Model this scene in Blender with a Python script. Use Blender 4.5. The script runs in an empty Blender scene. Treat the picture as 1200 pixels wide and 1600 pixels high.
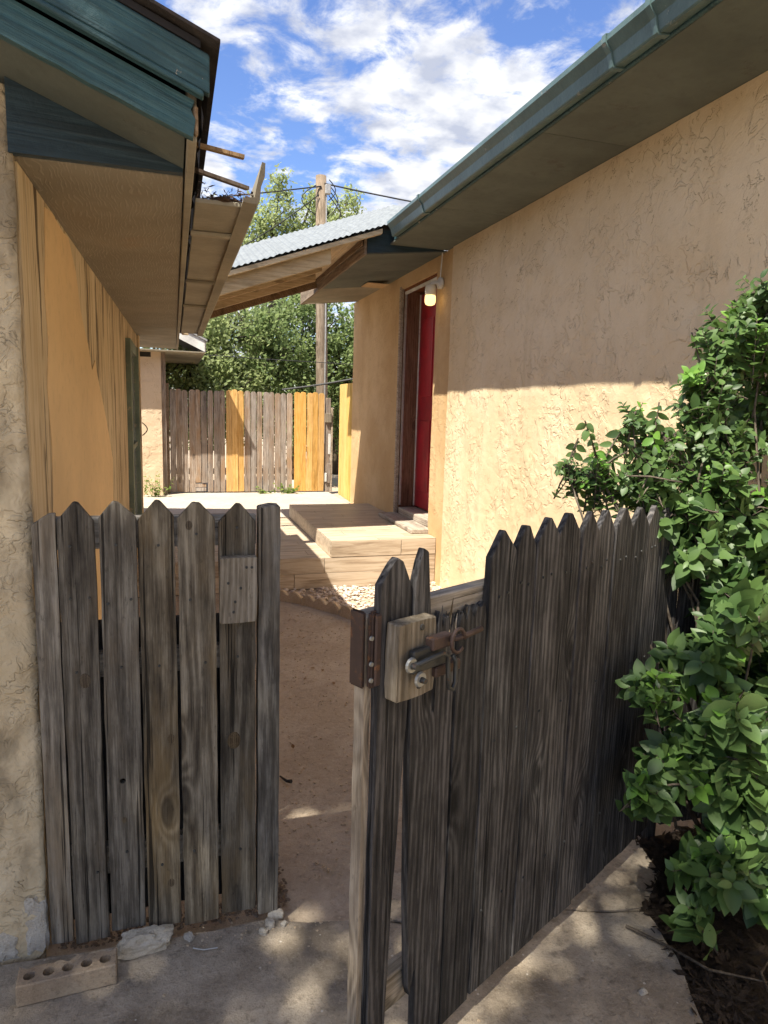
import bpy, bmesh, math, random
import numpy as np
from mathutils import Vector, Matrix, Quaternion
from mathutils import noise as mnoise

RND = random.Random(7)
NPR = np.random.RandomState(11)
sc = bpy.context.scene
COL = sc.collection
rad = math.radians

# ------------------------------------------------------------------ camera
YAW, PITCH, ROLL = rad(17.2), rad(8.5), rad(1.64)
fw = Vector((math.sin(YAW)*math.cos(PITCH), math.cos(YAW)*math.cos(PITCH), -math.sin(PITCH)))
rt = Vector((math.cos(YAW), -math.sin(YAW), 0)); up = rt.cross(fw)
r2 = rt*math.cos(ROLL)+up*math.sin(ROLL); u2 = -rt*math.sin(ROLL)+up*math.cos(ROLL)
cd = bpy.data.cameras.new('camera'); cam = bpy.data.objects.new('camera', cd); COL.objects.link(cam)
m = Matrix((r2, u2, -fw)).transposed().to_4x4(); m.translation = (0, 0, 1.6)
cam.matrix_world = m
cd.sensor_fit = 'AUTO'; cd.sensor_width = 36; cd.lens = 36*1067/1600
cd.clip_start = 0.05; cd.clip_end = 2000
sc.camera = cam

# ------------------------------------------------------------------ sky and sun
SUN = Vector((-0.475, -0.35, 1.0)).normalized()
w = bpy.data.worlds.new('World'); sc.world = w; w.use_nodes = True
wt = w.node_tree; wt.nodes.clear()
def wn(t, **k):
    n = wt.nodes.new(t)
    for a, b in k.items(): setattr(n, a, b)
    return n
def wl(a, b): wt.links.new(a, b)
def wm(op, a, b=None, c=None):
    n = wn('ShaderNodeMath', operation=op)
    for i, v in enumerate((a, b, c)):
        if v is None: continue
        if isinstance(v, (int, float)): n.inputs[i].default_value = v
        else: wl(v, n.inputs[i])
    return n.outputs[0]
sky = wn('ShaderNodeTexSky', sky_type='NISHITA'); sky.sun_disc = False
sky.sun_elevation = math.asin(SUN.z); sky.sun_rotation = math.atan2(SUN.x, SUN.y)
sky.altitude = 900; sky.air_density = 1.25; sky.dust_density = 0.15; sky.ozone_density = 4.0
hs = wn('ShaderNodeHueSaturation'); hs.inputs['Saturation'].default_value = 1.12; hs.inputs['Hue'].default_value = 0.514
wl(sky.outputs[0], hs.inputs['Color'])
bg1 = wn('ShaderNodeBackground'); bg1.inputs[1].default_value = 0.092; wl(hs.outputs[0], bg1.inputs[0])
tc = wn('ShaderNodeTexCoord'); sp = wn('ShaderNodeSeparateXYZ'); wl(tc.outputs['Generated'], sp.inputs[0])
zz = wm('ADD', wm('MAXIMUM', sp.outputs[2], 0.0), 0.16)
cb = wn('ShaderNodeCombineXYZ'); wl(wm('DIVIDE', sp.outputs[0], zz), cb.inputs[0]); wl(wm('DIVIDE', sp.outputs[1], zz), cb.inputs[1])
CLOUD_OFF = (0.38, 0.36, 0.0)
mp = wn('ShaderNodeMapping'); mp.inputs['Location'].default_value = CLOUD_OFF; wl(cb.outputs[0], mp.inputs[0])
n1 = wn('ShaderNodeTexNoise'); n1.inputs['Scale'].default_value = 1.15; n1.inputs['Detail'].default_value = 3; wl(mp.outputs[0], n1.inputs[0])
n2 = wn('ShaderNodeTexNoise'); n2.inputs['Scale'].default_value = 7.0; n2.inputs['Detail'].default_value = 9; n2.inputs['Roughness'].default_value = 0.62; n2.inputs['Distortion'].default_value = 0.25; wl(mp.outputs[0], n2.inputs[0])
cl = wm('ADD', wm('MULTIPLY', n1.outputs[0], 0.56), wm('MULTIPLY', n2.outputs[0], 0.44))
mr = wn('ShaderNodeMapRange', interpolation_type='SMOOTHSTEP'); mr.inputs[1].default_value = 0.445; mr.inputs[2].default_value = 0.545; wl(cl, mr.inputs[0])
n3 = wn('ShaderNodeTexNoise'); n3.inputs['Scale'].default_value = 9; n3.inputs['Detail'].default_value = 6; wl(mp.outputs[0], n3.inputs[0])
cr = wn('ShaderNodeValToRGB'); wl(n3.outputs[0], cr.inputs[0])
cr.color_ramp.elements[0].position = 0.35; cr.color_ramp.elements[0].color = (0.50, 0.54, 0.66, 1)
cr.color_ramp.elements[1].position = 0.62; cr.color_ramp.elements[1].color = (1, 1, 1, 1)
bg2 = wn('ShaderNodeBackground'); bg2.inputs[1].default_value = 0.51; wl(cr.outputs[0], bg2.inputs[0])
mx = wn('ShaderNodeMixShader'); wl(mr.outputs[0], mx.inputs[0]); wl(bg1.outputs[0], mx.inputs[1]); wl(bg2.outputs[0], mx.inputs[2])
wo = wn('ShaderNodeOutputWorld'); wl(mx.outputs[0], wo.inputs[0])
sl = bpy.data.lights.new('sun', 'SUN'); sl.energy = 4.9; sl.angle = rad(0.53); sl.color = (1.0, 0.935, 0.80)
so = bpy.data.objects.new('sun', sl); COL.objects.link(so)
so.rotation_euler = SUN.to_track_quat('Z', 'Y').to_euler(); so.location = SUN*30
vs = sc.view_settings; vs.view_transform = 'Standard'; vs.look = 'None'; vs.gamma = 1; vs.use_curve_mapping = False
vs.exposure = 1.24
try:
    sc.cycles.max_bounces = 10; sc.cycles.diffuse_bounces = 6; sc.cycles.transparent_max_bounces = 12
except Exception: pass

# ------------------------------------------------------------------ material helpers
class NT:
    def __init__(s, name):
        s.m = bpy.data.materials.new(name); s.m.use_nodes = True
        s.t = s.m.node_tree; s.t.nodes.clear()
        s.out = s.n('ShaderNodeOutputMaterial'); s.b = s.n('ShaderNodeBsdfPrincipled')
        s.l(s.b.outputs[0], s.out.inputs[0])
    def n(s, t, **k):
        x = s.t.nodes.new(t)
        for a, b in k.items(): setattr(x, a, b)
        return x
    def l(s, a, b): s.t.links.new(a, b)
    def put(s, v, i):
        if isinstance(v, (int, float)): i.default_value = v
        elif isinstance(v, tuple): i.default_value = v if len(v) == len(i.default_value) else (*v, 1)
        else: s.l(v, i)
    def ma(s, op, a, b=None, c=None):
        x = s.n('ShaderNodeMath', operation=op)
        for i, v in enumerate((a, b, c)):
            if v is not None: s.put(v, x.inputs[i])
        return x.outputs[0]
    def vm(s, op, a, b):
        x = s.n('ShaderNodeVectorMath', operation=op)
        s.put(a, x.inputs[0]); s.put(b, x.inputs[1]); return x.outputs[0]
    def co(s, kind='Object', rand=True):
        c = s.n('ShaderNodeTexCoord').outputs[kind]
        if rand:
            o = s.n('ShaderNodeObjectInfo').outputs['Random']
            x = s.n('ShaderNodeVectorMath', operation='SCALE'); x.inputs[0].default_value = (13.1, 7.7, 31.3); s.l(o, x.inputs['Scale'])
            c = s.vm('ADD', c, x.outputs[0])
        return c
    def noise(s, v, scale=1, detail=4, rough=.55, dist=0, typ=None, col=False):
        x = s.n('ShaderNodeTexNoise')
        if typ: x.noise_type = typ
        s.l(v, x.inputs['Vector']); x.inputs['Scale'].default_value = scale; x.inputs['Detail'].default_value = detail
        x.inputs['Roughness'].default_value = rough; x.inputs['Distortion'].default_value = dist
        return x.outputs['Color' if col else 'Fac']
    def step(s, v, a, b):
        x = s.n('ShaderNodeMapRange', interpolation_type='SMOOTHSTEP'); s.put(v, x.inputs[0])
        x.inputs[1].default_value = a; x.inputs[2].default_value = b; return x.outputs[0]
    def mix(s, f, a, b, mode='MIX'):
        x = s.n('ShaderNodeMix', data_type='RGBA', blend_type=mode)
        s.put(f, x.inputs[0]); s.put(a, x.inputs[6]); s.put(b, x.inputs[7]); return x.outputs[2]
    def ramp(s, v, pts):
        x = s.n('ShaderNodeValToRGB'); s.l(v, x.inputs[0]); r = x.color_ramp
        while len(r.elements) < len(pts): r.elements.new(.5)
        for e, (p, c) in zip(r.elements, pts): e.position = p; e.color = (*c, 1)
        return x.outputs[0]
    def bump(s, h, strength=.5, dist=.01, normal=None):
        x = s.n('ShaderNodeBump'); x.inputs['Strength'].default_value = strength; x.inputs['Distance'].default_value = dist
        s.l(h, x.inputs['Height'])
        if normal is not None: s.l(normal, x.inputs['Normal'])
        return x.outputs[0]
    def fin(s, col, rough=.8, nor=None, **k):
        s.put(col, s.b.inputs['Base Color']); s.put(rough, s.b.inputs['Roughness'])
        if nor is not None: s.l(nor, s.b.inputs['Normal'])
        for a, b in k.items(): s.put(b, s.b.inputs[a.replace('_', ' ')])
        return s.m

def wood(name, dark, mid, light, warm=None, var=.35, rough=.85, band=45, crack=.5, bumps=.6, grain=1.0, axis='z', knots=1.0, satv=.7):
    t = NT(name); c = t.co()
    oi = t.n('ShaderNodeObjectInfo').outputs['Random']
    sxyz = t.n('ShaderNodeSeparateXYZ'); t.l(c, sxyz.inputs[0])
    X, Y_, Z = sxyz.outputs
    if axis == 'x':
        cs = t.n('ShaderNodeCombineXYZ'); t.l(Z, cs.inputs[0]); t.l(Y_, cs.inputs[1]); t.l(X, cs.inputs[2]); c = cs.outputs[0]; X, Z = Z, X
    elif axis == 'y':
        cs = t.n('ShaderNodeCombineXYZ'); t.l(X, cs.inputs[0]); t.l(Z, cs.inputs[1]); t.l(Y_, cs.inputs[2]); c = cs.outputs[0]; Y_, Z = Z, Y_
    low = t.noise(t.vm('MULTIPLY', c, (7, 7, .9)), 1, 2)
    jit = t.noise(t.vm('MULTIPLY', c, (25, 25, 3.0)), 1, 3)
    vor = t.n('ShaderNodeTexVoronoi', voronoi_dimensions='2D')
    cv = t.n('ShaderNodeCombineXYZ'); t.l(t.ma('MULTIPLY', X, 3.4), cv.inputs[0]); t.l(t.ma('MULTIPLY', Z, 1.35), cv.inputs[1])
    t.l(cv.outputs[0], vor.inputs['Vector']); vor.inputs['Scale'].default_value = 1
    d = vor.outputs['Distance']
    kf = t.ma('EXPONENT', t.ma('MULTIPLY', t.ma('MULTIPLY', d, d), -90))
    ac = t.ma('ADD', X, t.ma('MULTIPLY', Y_, .8))
    ph = t.ma('ADD', t.ma('ADD', t.ma('MULTIPLY', ac, band), t.ma('ADD', t.ma('MULTIPLY', low, 5.0), t.ma('MULTIPLY', jit, 1.1))), t.ma('MULTIPLY', kf, 2.8*knots))
    bands = t.ma('MULTIPLY_ADD', t.ma('SINE', t.ma('MULTIPLY', ph, 6.2832)), .5, .5)
    fine = t.noise(t.vm('MULTIPLY', c, (240*grain, 240*grain, 9)), 1, 4, .7)
    midn = t.noise(t.vm('MULTIPLY', c, (42*grain, 42*grain, 2.6)), 1, 5, .7)
    blot = t.noise(t.vm('MULTIPLY', c, (11, 11, 5)), 1, 5, .7)
    patch = t.noise(t.vm('MULTIPLY', c, (9, 9, 2.2)), 1, 4, .6)
    crk = t.step(t.noise(t.vm('MULTIPLY', c, (85, 85, 1.1)), 1, 3, .6), .62, .68)
    pores = t.step(t.noise(t.vm('MULTIPLY', c, (60, 60, 22)), 1, 4, .7), .60, .72)
    g = t.ma('ADD', t.ma('MULTIPLY_ADD', blot, .30, t.ma('MULTIPLY', bands, .09)), t.ma('ADD', t.ma('MULTIPLY', fine, .30), t.ma('MULTIPLY', midn, .38)))
    col = t.ramp(g, [(.40, dark), (.52, mid), (.64, light)])
    if warm: col = t.mix(t.step(patch, .42, .70), col, t.mix(.75, col, warm))
    stain = t.step(t.noise(t.vm('MULTIPLY', c, (6, 6, 1.1)), 1, 5, .7), .50, .70)
    col = t.mix(t.ma('MULTIPLY', stain, .62), col, tuple(x*.5 for x in dark))
    col = t.mix(t.ma('MULTIPLY', pores, .4), col, tuple(x*.45 for x in dark))
    col = t.mix(t.ma('MULTIPLY', crk, crack), col, tuple(x*.25 for x in dark))
    knot = t.step(d, .085, .045)
    col = t.mix(t.ma('MULTIPLY', knot, .65*knots), col, tuple(x*.6 for x in dark))
    hsv = t.n('ShaderNodeHueSaturation'); t.l(col, hsv.inputs['Color'])
    t.l(t.ma('MULTIPLY_ADD', oi, var, 1-var*.5), hsv.inputs['Value']); t.l(t.ma('MULTIPLY_ADD', t.ma('FRACT', t.ma('MULTIPLY', oi, 7.3)), satv, 1.12-satv*.45), hsv.inputs['Saturation'])
    h = t.ma('SUBTRACT', t.ma('ADD', t.ma('MULTIPLY', fine, .5), t.ma('ADD', t.ma('MULTIPLY', midn, .5), t.ma('MULTIPLY', bands, .12))), t.ma('MULTIPLY', crk, .9))
    return t.fin(hsv.outputs[0], rough, t.bump(h, bumps, .007), Specular_IOR_Level=.2)

def stucco(name, a, b, ridge=1.0, dirt=None, scale=1.0, lump=.6):
    t = NT(name); c = t.co('Object', False)
    dz = t.vm('ADD', c, t.vm('MULTIPLY', t.noise(c, 5*scale, 3, col=True), (.16, .16, .16)))
    r1 = t.step(t.ma('ABSOLUTE', t.ma('SUBTRACT', t.noise(dz, 13*scale, 3, .55, .9), .5)), .012, .001)
    r2_ = t.step(t.ma('ABSOLUTE', t.ma('SUBTRACT', t.noise(dz, 24*scale, 3, .55, .7), .46)), .011, .001)
    m1 = t.step(t.noise(c, 6*scale, 4, .65), .55, .64); m2 = t.step(t.noise(t.vm('ADD', c, (5.0, 3.0, 1.0)), 8*scale, 4, .65), .56, .65)
    lines = t.ma('MAXIMUM', t.ma('MULTIPLY', r1, m1), t.ma('MULTIPLY', r2_, m2))
    plate = t.ma('MULTIPLY', t.step(t.noise(dz, 13*scale, 3, .55, .9), .47, .53), t.step(t.noise(c, 3*scale, 3), .42, .60))
    big = t.noise(dz, 6*scale, 4, .6)
    fine = t.noise(c, 120, 4, .6)
    tone = t.noise(c, 1.6, 5, .65)
    col = t.mix(t.step(tone, .35, .68), a, b)
    col = t.mix(t.ma('MULTIPLY', t.step(fine, .5, .8), .25), col, tuple(x*.75 for x in a))
    col = t.mix(t.ma('MULTIPLY', lines, .36*ridge), col, tuple(x*.40 for x in a))
    drip = t.step(t.noise(t.vm('MULTIPLY', c, (5, 5, .45)), 1, 5, .65), .55, .72)
    col = t.mix(t.ma('MULTIPLY', drip, .30), col, tuple(x*.62 for x in a))
    spots = t.step(t.noise(c, 26, 3, .7), .67, .74)
    col = t.mix(t.ma('MULTIPLY', spots, .35), col, tuple(x*.45 for x in b))
    if dirt:
        ds = t.step(t.noise(t.vm('MULTIPLY', c, (2.2, 2.2, 1.1)), 1.5, 5, .65), dirt[1], dirt[2])
        col = t.mix(t.ma('MULTIPLY', ds, .8), col, dirt[0])
    h = t.ma('ADD', t.ma('ADD', t.ma('MULTIPLY', big, lump), t.ma('MULTIPLY', fine, .10)), t.ma('ADD', t.ma('MULTIPLY', plate, .36*ridge), t.ma('MULTIPLY', lines, .35*ridge)))
    return t.fin(col, .92, t.bump(h, .85, .018), Specular_IOR_Level=.2)

def ground_mat(name, a, b, c3, s=1.0, bumpd=.012, speck=None, rough=.95):
    t = NT(name); c = t.co('Object', False)
    n1 = t.noise(c, 2.2*s, 6, .65); n2 = t.noise(c, 14*s, 6, .7); n3 = t.noise(c, 160, 3, .6)
    col = t.mix(t.step(n1, .35, .65), a, b)
    col = t.mix(t.ma('MULTIPLY', t.step(n2, .50, .72), .7), col, c3)
    col = t.mix(t.ma('MULTIPLY', t.step(n3, .45, .8), .35), col, tuple(x*.55 for x in a))
    if speck:
        v = t.n('ShaderNodeTexVoronoi'); t.l(c, v.inputs['Vector']); v.inputs['Scale'].default_value = speck[0]
        sx = t.n('ShaderNodeSeparateColor'); t.l(v.outputs['Color'], sx.inputs[0])
        on = t.ma('MULTIPLY', t.step(v.outputs['Distance'], .20, .12), t.ma('GREATER_THAN', sx.outputs[0], speck[1]))
        col = t.mix(on, col, speck[2])
    n4 = t.noise(c, 48*s, 4, .7)
    col = t.mix(t.ma('MULTIPLY', t.step(n4, .55, .72), .45), col, tuple(x*.5 for x in c3)); col = t.mix(t.ma('MULTIPLY', t.step(n4, .46, .32), .3), col, tuple(min(1, x*1.25) for x in b))
    h = t.ma('ADD', t.ma('ADD', t.ma('MULTIPLY', n2, .6), t.ma('MULTIPLY', n4, .5)), t.ma('MULTIPLY', n3, .25))
    return t.fin(col, rough, t.bump(h, .9, bumpd), Specular_IOR_Level=.2)

def paint(name, col, rough=.55, wear=None, s=1.0, amt=(.60, .66), grain=0.0, bumpd=.004, var=.22, gr=0.0):
    t = NT(name); c = t.co()
    n1 = t.noise(c, 3*s, 5, .65); n2 = t.noise(c, 40*s, 5, .6)
    cc = t.mix(t.step(n1, .3, .7), tuple(x*(1-var) for x in col), tuple(min(1, x*(1+var)) for x in col))
    cc = t.mix(t.ma('MULTIPLY', t.step(n2, .5, .75), .3), cc, tuple(x*.6 for x in col))
    h = n2
    if grain:
        mp_ = t.n('ShaderNodeMapping'); t.l(c, mp_.inputs[0]); mp_.inputs['Rotation'].default_value = (0, -gr, 0)
        g = t.noise(t.vm('MULTIPLY', mp_.outputs[0], (3, 90, 90)), 1, 4, .6); h = t.ma('ADD', n2, t.ma('MULTIPLY', g, grain))
        cc = t.mix(t.ma('MULTIPLY', t.step(g, .50, .62), .55), cc, tuple(x*.45 for x in col)); cc = t.mix(t.ma('MULTIPLY', t.step(g, .47, .36), .3), cc, tuple(min(1, x*1.8+.012) for x in col))
    if wear:
        wv = t.step(t.noise(c, 7*s, 6, .7), *amt)
        cc = t.mix(wv, cc, wear); h = t.ma('SUBTRACT', h, t.ma('MULTIPLY', wv, .8))
    return t.fin(cc, rough, t.bump(h, .5, bumpd), Specular_IOR_Level=.35)

def metal(name, col, rough=.45, metallic=.8, rust=None):
    t = NT(name); c = t.co(); n = t.noise(c, 22, 5, .65)
    cc = t.mix(t.step(n, .35, .65), tuple(x*.75 for x in col), col)
    if rust: cc = t.mix(t.step(t.noise(c, 35, 5, .7), rust[1], rust[1]+.12), cc, rust[0])
    return t.fin(cc, t.ma('MULTIPLY_ADD', n, .3, rough-.1), t.bump(n, .25, .002), Metallic=metallic)

def leafmat(name, a, b, trans=.35, rough=.4, spec=.5):
    t = NT(name); at = t.n('ShaderNodeAttribute', attribute_name='tint').outputs['Fac']
    oi = t.n('ShaderNodeObjectInfo').outputs['Random']
    f = t.ma('FRACT', t.ma('ADD', at, t.ma('MULTIPLY', oi, 3.0)))
    nn = t.noise(t.co('Object', False), 30, 3)
    col = t.mix(f, a, b); col = t.mix(t.ma('MULTIPLY', nn, .35), col, tuple(x*.5 for x in a))
    geo = t.n('ShaderNodeNewGeometry').outputs['Backfacing']
    col = t.mix(t.ma('MULTIPLY', geo, .35), col, tuple(min(1, x*1.25+.03) for x in b))
    t.fin(col, rough, None, Specular_IOR_Level=spec)
    tr = t.n('ShaderNodeBsdfTranslucent'); t.l(t.mix(.5, col, tuple(x*1.5 for x in b)), tr.inputs[0])
    ms = t.n('ShaderNodeMixShader'); ms.inputs[0].default_value = trans
    t.l(t.b.outputs[0], ms.inputs[1]); t.l(tr.outputs[0], ms.inputs[2]); t.l(ms.outputs[0], t.out.inputs[0])
    return t.m

M = {}
M['pk_left'] = wood('weathered_fence_wood', (.040, .033, .026), (.115, .099, .078), (.245, .217, .175), warm=(.165, .125, .08), var=.5, band=30, crack=.85, bumps=.9)
M['pk_right'] = wood('dark_weathered_fence_wood', (.015, .0145, .015), (.046, .0435, .043), (.125, .118, .115), var=.75, band=55, crack=.8, bumps=.9)
M['knot'] = wood('knot_end_grain', (.040, .030, .022), (.085, .068, .050), (.15, .125, .095), var=.2, band=120, axis='y')
M['rail'] = wood('grey_rail_wood', (.12, .105, .085), (.25, .22, .18), (.40, .36, .31), var=.2, band=40, axis='x')
M['block'] = wood('latch_block_wood', (.10, .082, .060), (.215, .182, .14), (.33, .29, .235), var=.2, band=60, satv=.1)
M['stile'] = wood('edge_stile_wood', (.13, .105, .08), (.27, .225, .175), (.40, .345, .275), var=.15, band=50, crack=.3, satv=.12)
M['pk_far'] = wood('silvered_privacy_wood', (.17, .135, .11), (.30, .255, .22), (.42, .37, .33), warm=(.30, .215, .155), var=.35, band=35)
M['pk_yel'] = wood('ochre_stained_wood', (.40, .24, .095), (.56, .355, .16), (.64, .43, .21), var=.3, band=35, crack=.25, bumps=.3, satv=.12)
M['leaf_yel'] = wood('yellow_painted_board', (.52, .34, .12), (.64, .44, .18), (.70, .50, .23), var=.12, band=35, crack=.15, bumps=.2, satv=.12)
M['beam'] = wood('patio_beam_wood', (.42, .33, .21), (.54, .43, .29), (.60, .50, .35), var=.2, band=30, crack=.3, bumps=.3, axis='x', satv=.12)
M['beam_dark'] = wood('brown_fascia_wood', (.15, .105, .07), (.24, .175, .12), (.32, .245, .175), var=.25, band=30, crack=.4, bumps=.3, axis='y')
M['pole'] = wood('pole_wood', (.11, .09, .07), (.20, .165, .135), (.28, .24, .20), var=.1, band=50)
M['bark'] = wood('bark', (.04, .032, .024), (.085, .068, .05), (.14, .115, .09), var=.2, band=80)
M['sill'] = wood('door_sill_wood', (.20, .155, .115), (.36, .29, .225), (.48, .41, .33), var=.1, band=50, axis='y')
M['jamb'] = wood('brown_jamb_wood', (.09, .035, .018), (.17, .075, .04), (.23, .115, .065), var=.1, band=30, crack=.2, bumps=.2)
M['stucco_r'] = stucco('tan_trowelled_stucco', (.63, .485, .305), (.70, .565, .385), 1.0)
M['stucco_f'] = stucco('ochre_porch_stucco', (.50, .33, .165), (.60, .42, .235), .55, lump=.4)
M['stucco_l'] = stucco('dirty_beige_stucco', (.45, .365, .24), (.56, .465, .325), .8, dirt=((.20, .16, .105), .46, .60), scale=1.5, lump=1.3)
M['stucco_p'] = stucco('pale_peach_stucco', (.62, .47, .32), (.70, .55, .39), .9, scale=.8)
M['dirt'] = ground_mat('sandy_path_dirt', (.38, .30, .22), (.47, .385, .295), (.28, .215, .155), 1.0, speck=(60, .93, (.45, .38, .29)))
M['concrete'] = ground_mat('aged_concrete', (.22, .18, .135), (.43, .365, .285), (.12, .097, .072), 1.6, .010, speck=(42, .90, (.50, .46, .40)))
M['patio'] = ground_mat('pale_patio_concrete', (.42, .36, .295), (.48, .42, .35), (.35, .29, .23), .8, .004)
M['gravel'] = ground_mat('pale_gravel_stone', (.50, .40, .33), (.62, .54, .47), (.36, .27, .21), 6, .003)
M['edging'] = ground_mat('concrete_edging', (.44, .34, .23), (.54, .43, .31), (.33, .24, .15), 3, .006)
M['brick'] = ground_mat('tan_fired_brick', (.27, .205, .145), (.38, .30, .215), (.17, .125, .085), 4, .005)
M['mortar'] = ground_mat('pale_mortar_lump', (.55, .48, .37), (.64, .57, .46), (.42, .34, .24), 5, .012)
M['rock'] = ground_mat('white_rubble', (.42, .38, .32), (.52, .48, .42), (.30, .26, .20), 5, .008)
M['mulch'] = ground_mat('leaf_mould', (.035, .026, .018), (.06, .045, .032), (.09, .068, .05), 4, .02)
M['teal'] = paint('teal_trim_paint', (.028, .072, .082), .58, (.36, .31, .25), 1.0, (.615, .63), grain=1.8, bumpd=.010, gr=.37)
M['teal_dark'] = paint('dark_teal_board_paint', (.016, .034, .046), .6, None, 1.0, grain=1.3, gr=.05)
M['teal_gut'] = paint('teal_gutter_metal', (.085, .135, .132), .32, (.22, .23, .21), 1.0, (.62, .68))
M['soffit_l'] = paint('khaki_soffit_paint', (.27, .24, .18), .7, None, .8)
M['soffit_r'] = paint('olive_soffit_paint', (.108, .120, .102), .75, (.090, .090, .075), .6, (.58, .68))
M['soffit_far'] = paint('tan_soffit_paint', (.25, .215, .155), .75, None, .6)
M['shingle'] = ground_mat('dark_asphalt_shingle', (.035, .030, .028), (.06, .052, .048), (.09, .06, .045), 5, .006)
M['felt'] = paint('black_roof_felt', (.018, .016, .016), .8)
M['white'] = paint('chalky_white_paint', (.60, .585, .55), .6, (.40, .37, .33), 1.5, (.60, .68))
M['red'] = paint('red_door_paint', (.36, .016, .028), .38)
M['green'] = paint('faded_green_frame', (.16, .195, .145), .6, (.36, .30, .2), 2, (.58, .66))
M['tin'] = metal('galvanised_corrugated_sheet', (.25, .27, .28), .5, .3)
M['tin_under'] = paint('tan_painted_sheet', (.50, .385, .245), .6)
M['steel'] = metal('zinc_plated_steel', (.34, .34, .32), .5, .7, ((.25, .12, .05), .62))
M['iron'] = metal('dull_black_iron', (.06, .062, .062), .5, .6, ((.13, .065, .035), .60))
M['rust'] = metal('rust_brown_iron', (.075, .048, .040), .6, .4, ((.16, .075, .035), .55))
M['cable'] = paint('black_cable', (.02, .02, .022), .6)
M['alu'] = metal('aluminium_strip', (.45, .44, .42), .45, .6)
M['leaf_bush'] = leafmat('privet_leaf', (.034, .074, .022), (.125, .21, .06), .32, .46, .38)
M['leaf_new'] = leafmat('young_bright_leaf', (.12, .27, .04), (.20, .36, .07), .4, .35)
M['leaf_tree'] = leafmat('elm_leaf', (.10, .16, .05), (.24, .30, .12), .5, .55, .3)
M['leaf_pale'] = leafmat('pale_sunlit_leaf', (.20, .26, .10), (.34, .39, .18), .5, .55, .3)
M['leaf_dry'] = leafmat('dry_leaf', (.17, .09, .04), (.30, .19, .10), .2, .7, .2)
M['weed'] = leafmat('weed_leaf', (.10, .17, .03), (.22, .28, .07), .4, .5, .3)
M['twig'] = wood('twig_bark', (.05, .038, .028), (.10, .08, .06), (.16, .13, .10), var=.1, band=80)

# smooth old ochre board face with deep checks
def siding_mat():
    t = NT('weathered_ochre_plywood'); c = t.co('Object', False)
    g1 = t.noise(t.vm('MULTIPLY', c, (16, 16, 1.0)), 1, 5, .66)
    g2 = t.noise(t.vm('MULTIPLY', c, (38, 38, 1.5)), 1, 4, .62)
    msk = t.step(t.noise(t.vm('MULTIPLY', c, (2.3, 2.3, .8)), 1.4, 3), .36, .50)
    ck = t.ma('MULTIPLY', t.ma('MAXIMUM', t.step(g1, .56, .60), t.step(g2, .57, .62)), msk)
    col = t.mix(t.step(t.noise(c, 3, 4), .3, .7), (.55, .43, .27), (.65, .52, .34))
    col = t.mix(t.ma('MULTIPLY', t.step(g2, .45, .62), .35), col, (.40, .25, .11))
    col = t.mix(t.ma('MULTIPLY', ck, .9), col, (.055, .035, .02))
    h = t.ma('SUBTRACT', g2, t.ma('MULTIPLY', ck, 1.5))
    return t.fin(col, .8, t.bump(h, .8, .006), Specular_IOR_Level=.2)
M['siding'] = siding_mat()
M['patch'] = paint('smooth_ochre_patch', (.72, .50, .26), .65, None, .5, var=.08)
# khaki plywood soffit with raised figure
def soffit_mat():
    t = NT('figured_plywood_soffit'); c = t.co('Object', False)
    s = t.n('ShaderNodeSeparateXYZ'); t.l(c, s.inputs[0])
    low = t.noise(t.vm('MULTIPLY', c, (5, 2.2, 1)), 1, 3)
    wv = t.ma('MULTIPLY_ADD', t.ma('SINE', t.ma('ADD', t.ma('MULTIPLY', s.outputs[0], 520), t.ma('MULTIPLY', low, 70))), .5, .5)
    br = t.noise(t.vm('MULTIPLY', c, (60, 12, 1)), 1, 3)
    f = t.ma('MULTIPLY', t.step(wv, .55, .95), t.step(br, .40, .60))
    col = t.mix(t.step(t.noise(c, 3, 5), .3, .7), (.225, .195, .145), (.285, .25, .19))
    col = t.mix(t.ma('MULTIPLY', f, .30), col, (.42, .37, .29))
    col = t.mix(t.ma('MULTIPLY', t.step(t.noise(c, 2.3, 4), .58, .72), .35), col, (.30, .17, .09))
    return t.fin(col, .75, t.bump(f, .35, .004), Specular_IOR_Level=.25)
M['soffit_ply'] = soffit_mat()
def tile_mat():
    t = NT('wood_look_porcelain_tile'); c = t.co()
    g = t.noise(t.vm('MULTIPLY', c, (1.6, 22, 22)), 1, 6, .62, 1.2)
    g2 = t.noise(t.vm('MULTIPLY', c, (5, 120, 120)), 1, 4, .6)
    col = t.ramp(g, [(.30, (.20, .145, .095)), (.44, (.38, .295, .21)), (.56, (.50, .41, .31)), (.72, (.44, .35, .26))])
    col = t.mix(t.ma('MULTIPLY', t.step(g2, .5, .7), .25), col, (.25, .17, .105))
    oi = t.n('ShaderNodeObjectInfo').outputs['Random']
    h = t.n('ShaderNodeHueSaturation'); t.l(col, h.inputs['Color']); t.l(t.ma('MULTIPLY_ADD', oi, .22, .92), h.inputs['Value'])
    return t.fin(h.outputs[0], .5, t.bump(g2, .12, .002))
M['tile'] = tile_mat()
M['grout'] = paint('grey_grout', (.14, .115, .09), .9)
def simple(name, col, rough, **k):
    t = NT(name); return t.fin(t.mix(t.noise(t.co(), 18, 3), tuple(x*.9 for x in col), col), rough, None, **k)
M['pane'] = simple('window_glass', (.30, .33, .38), .08, Specular_IOR_Level=.9)
M['dark'] = simple('dark_interior', (.02, .018, .016), .9)
M['jar'] = simple('frosted_lamp_jar', (.85, .80, .65), .25, Transmission_Weight=.35)
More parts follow.
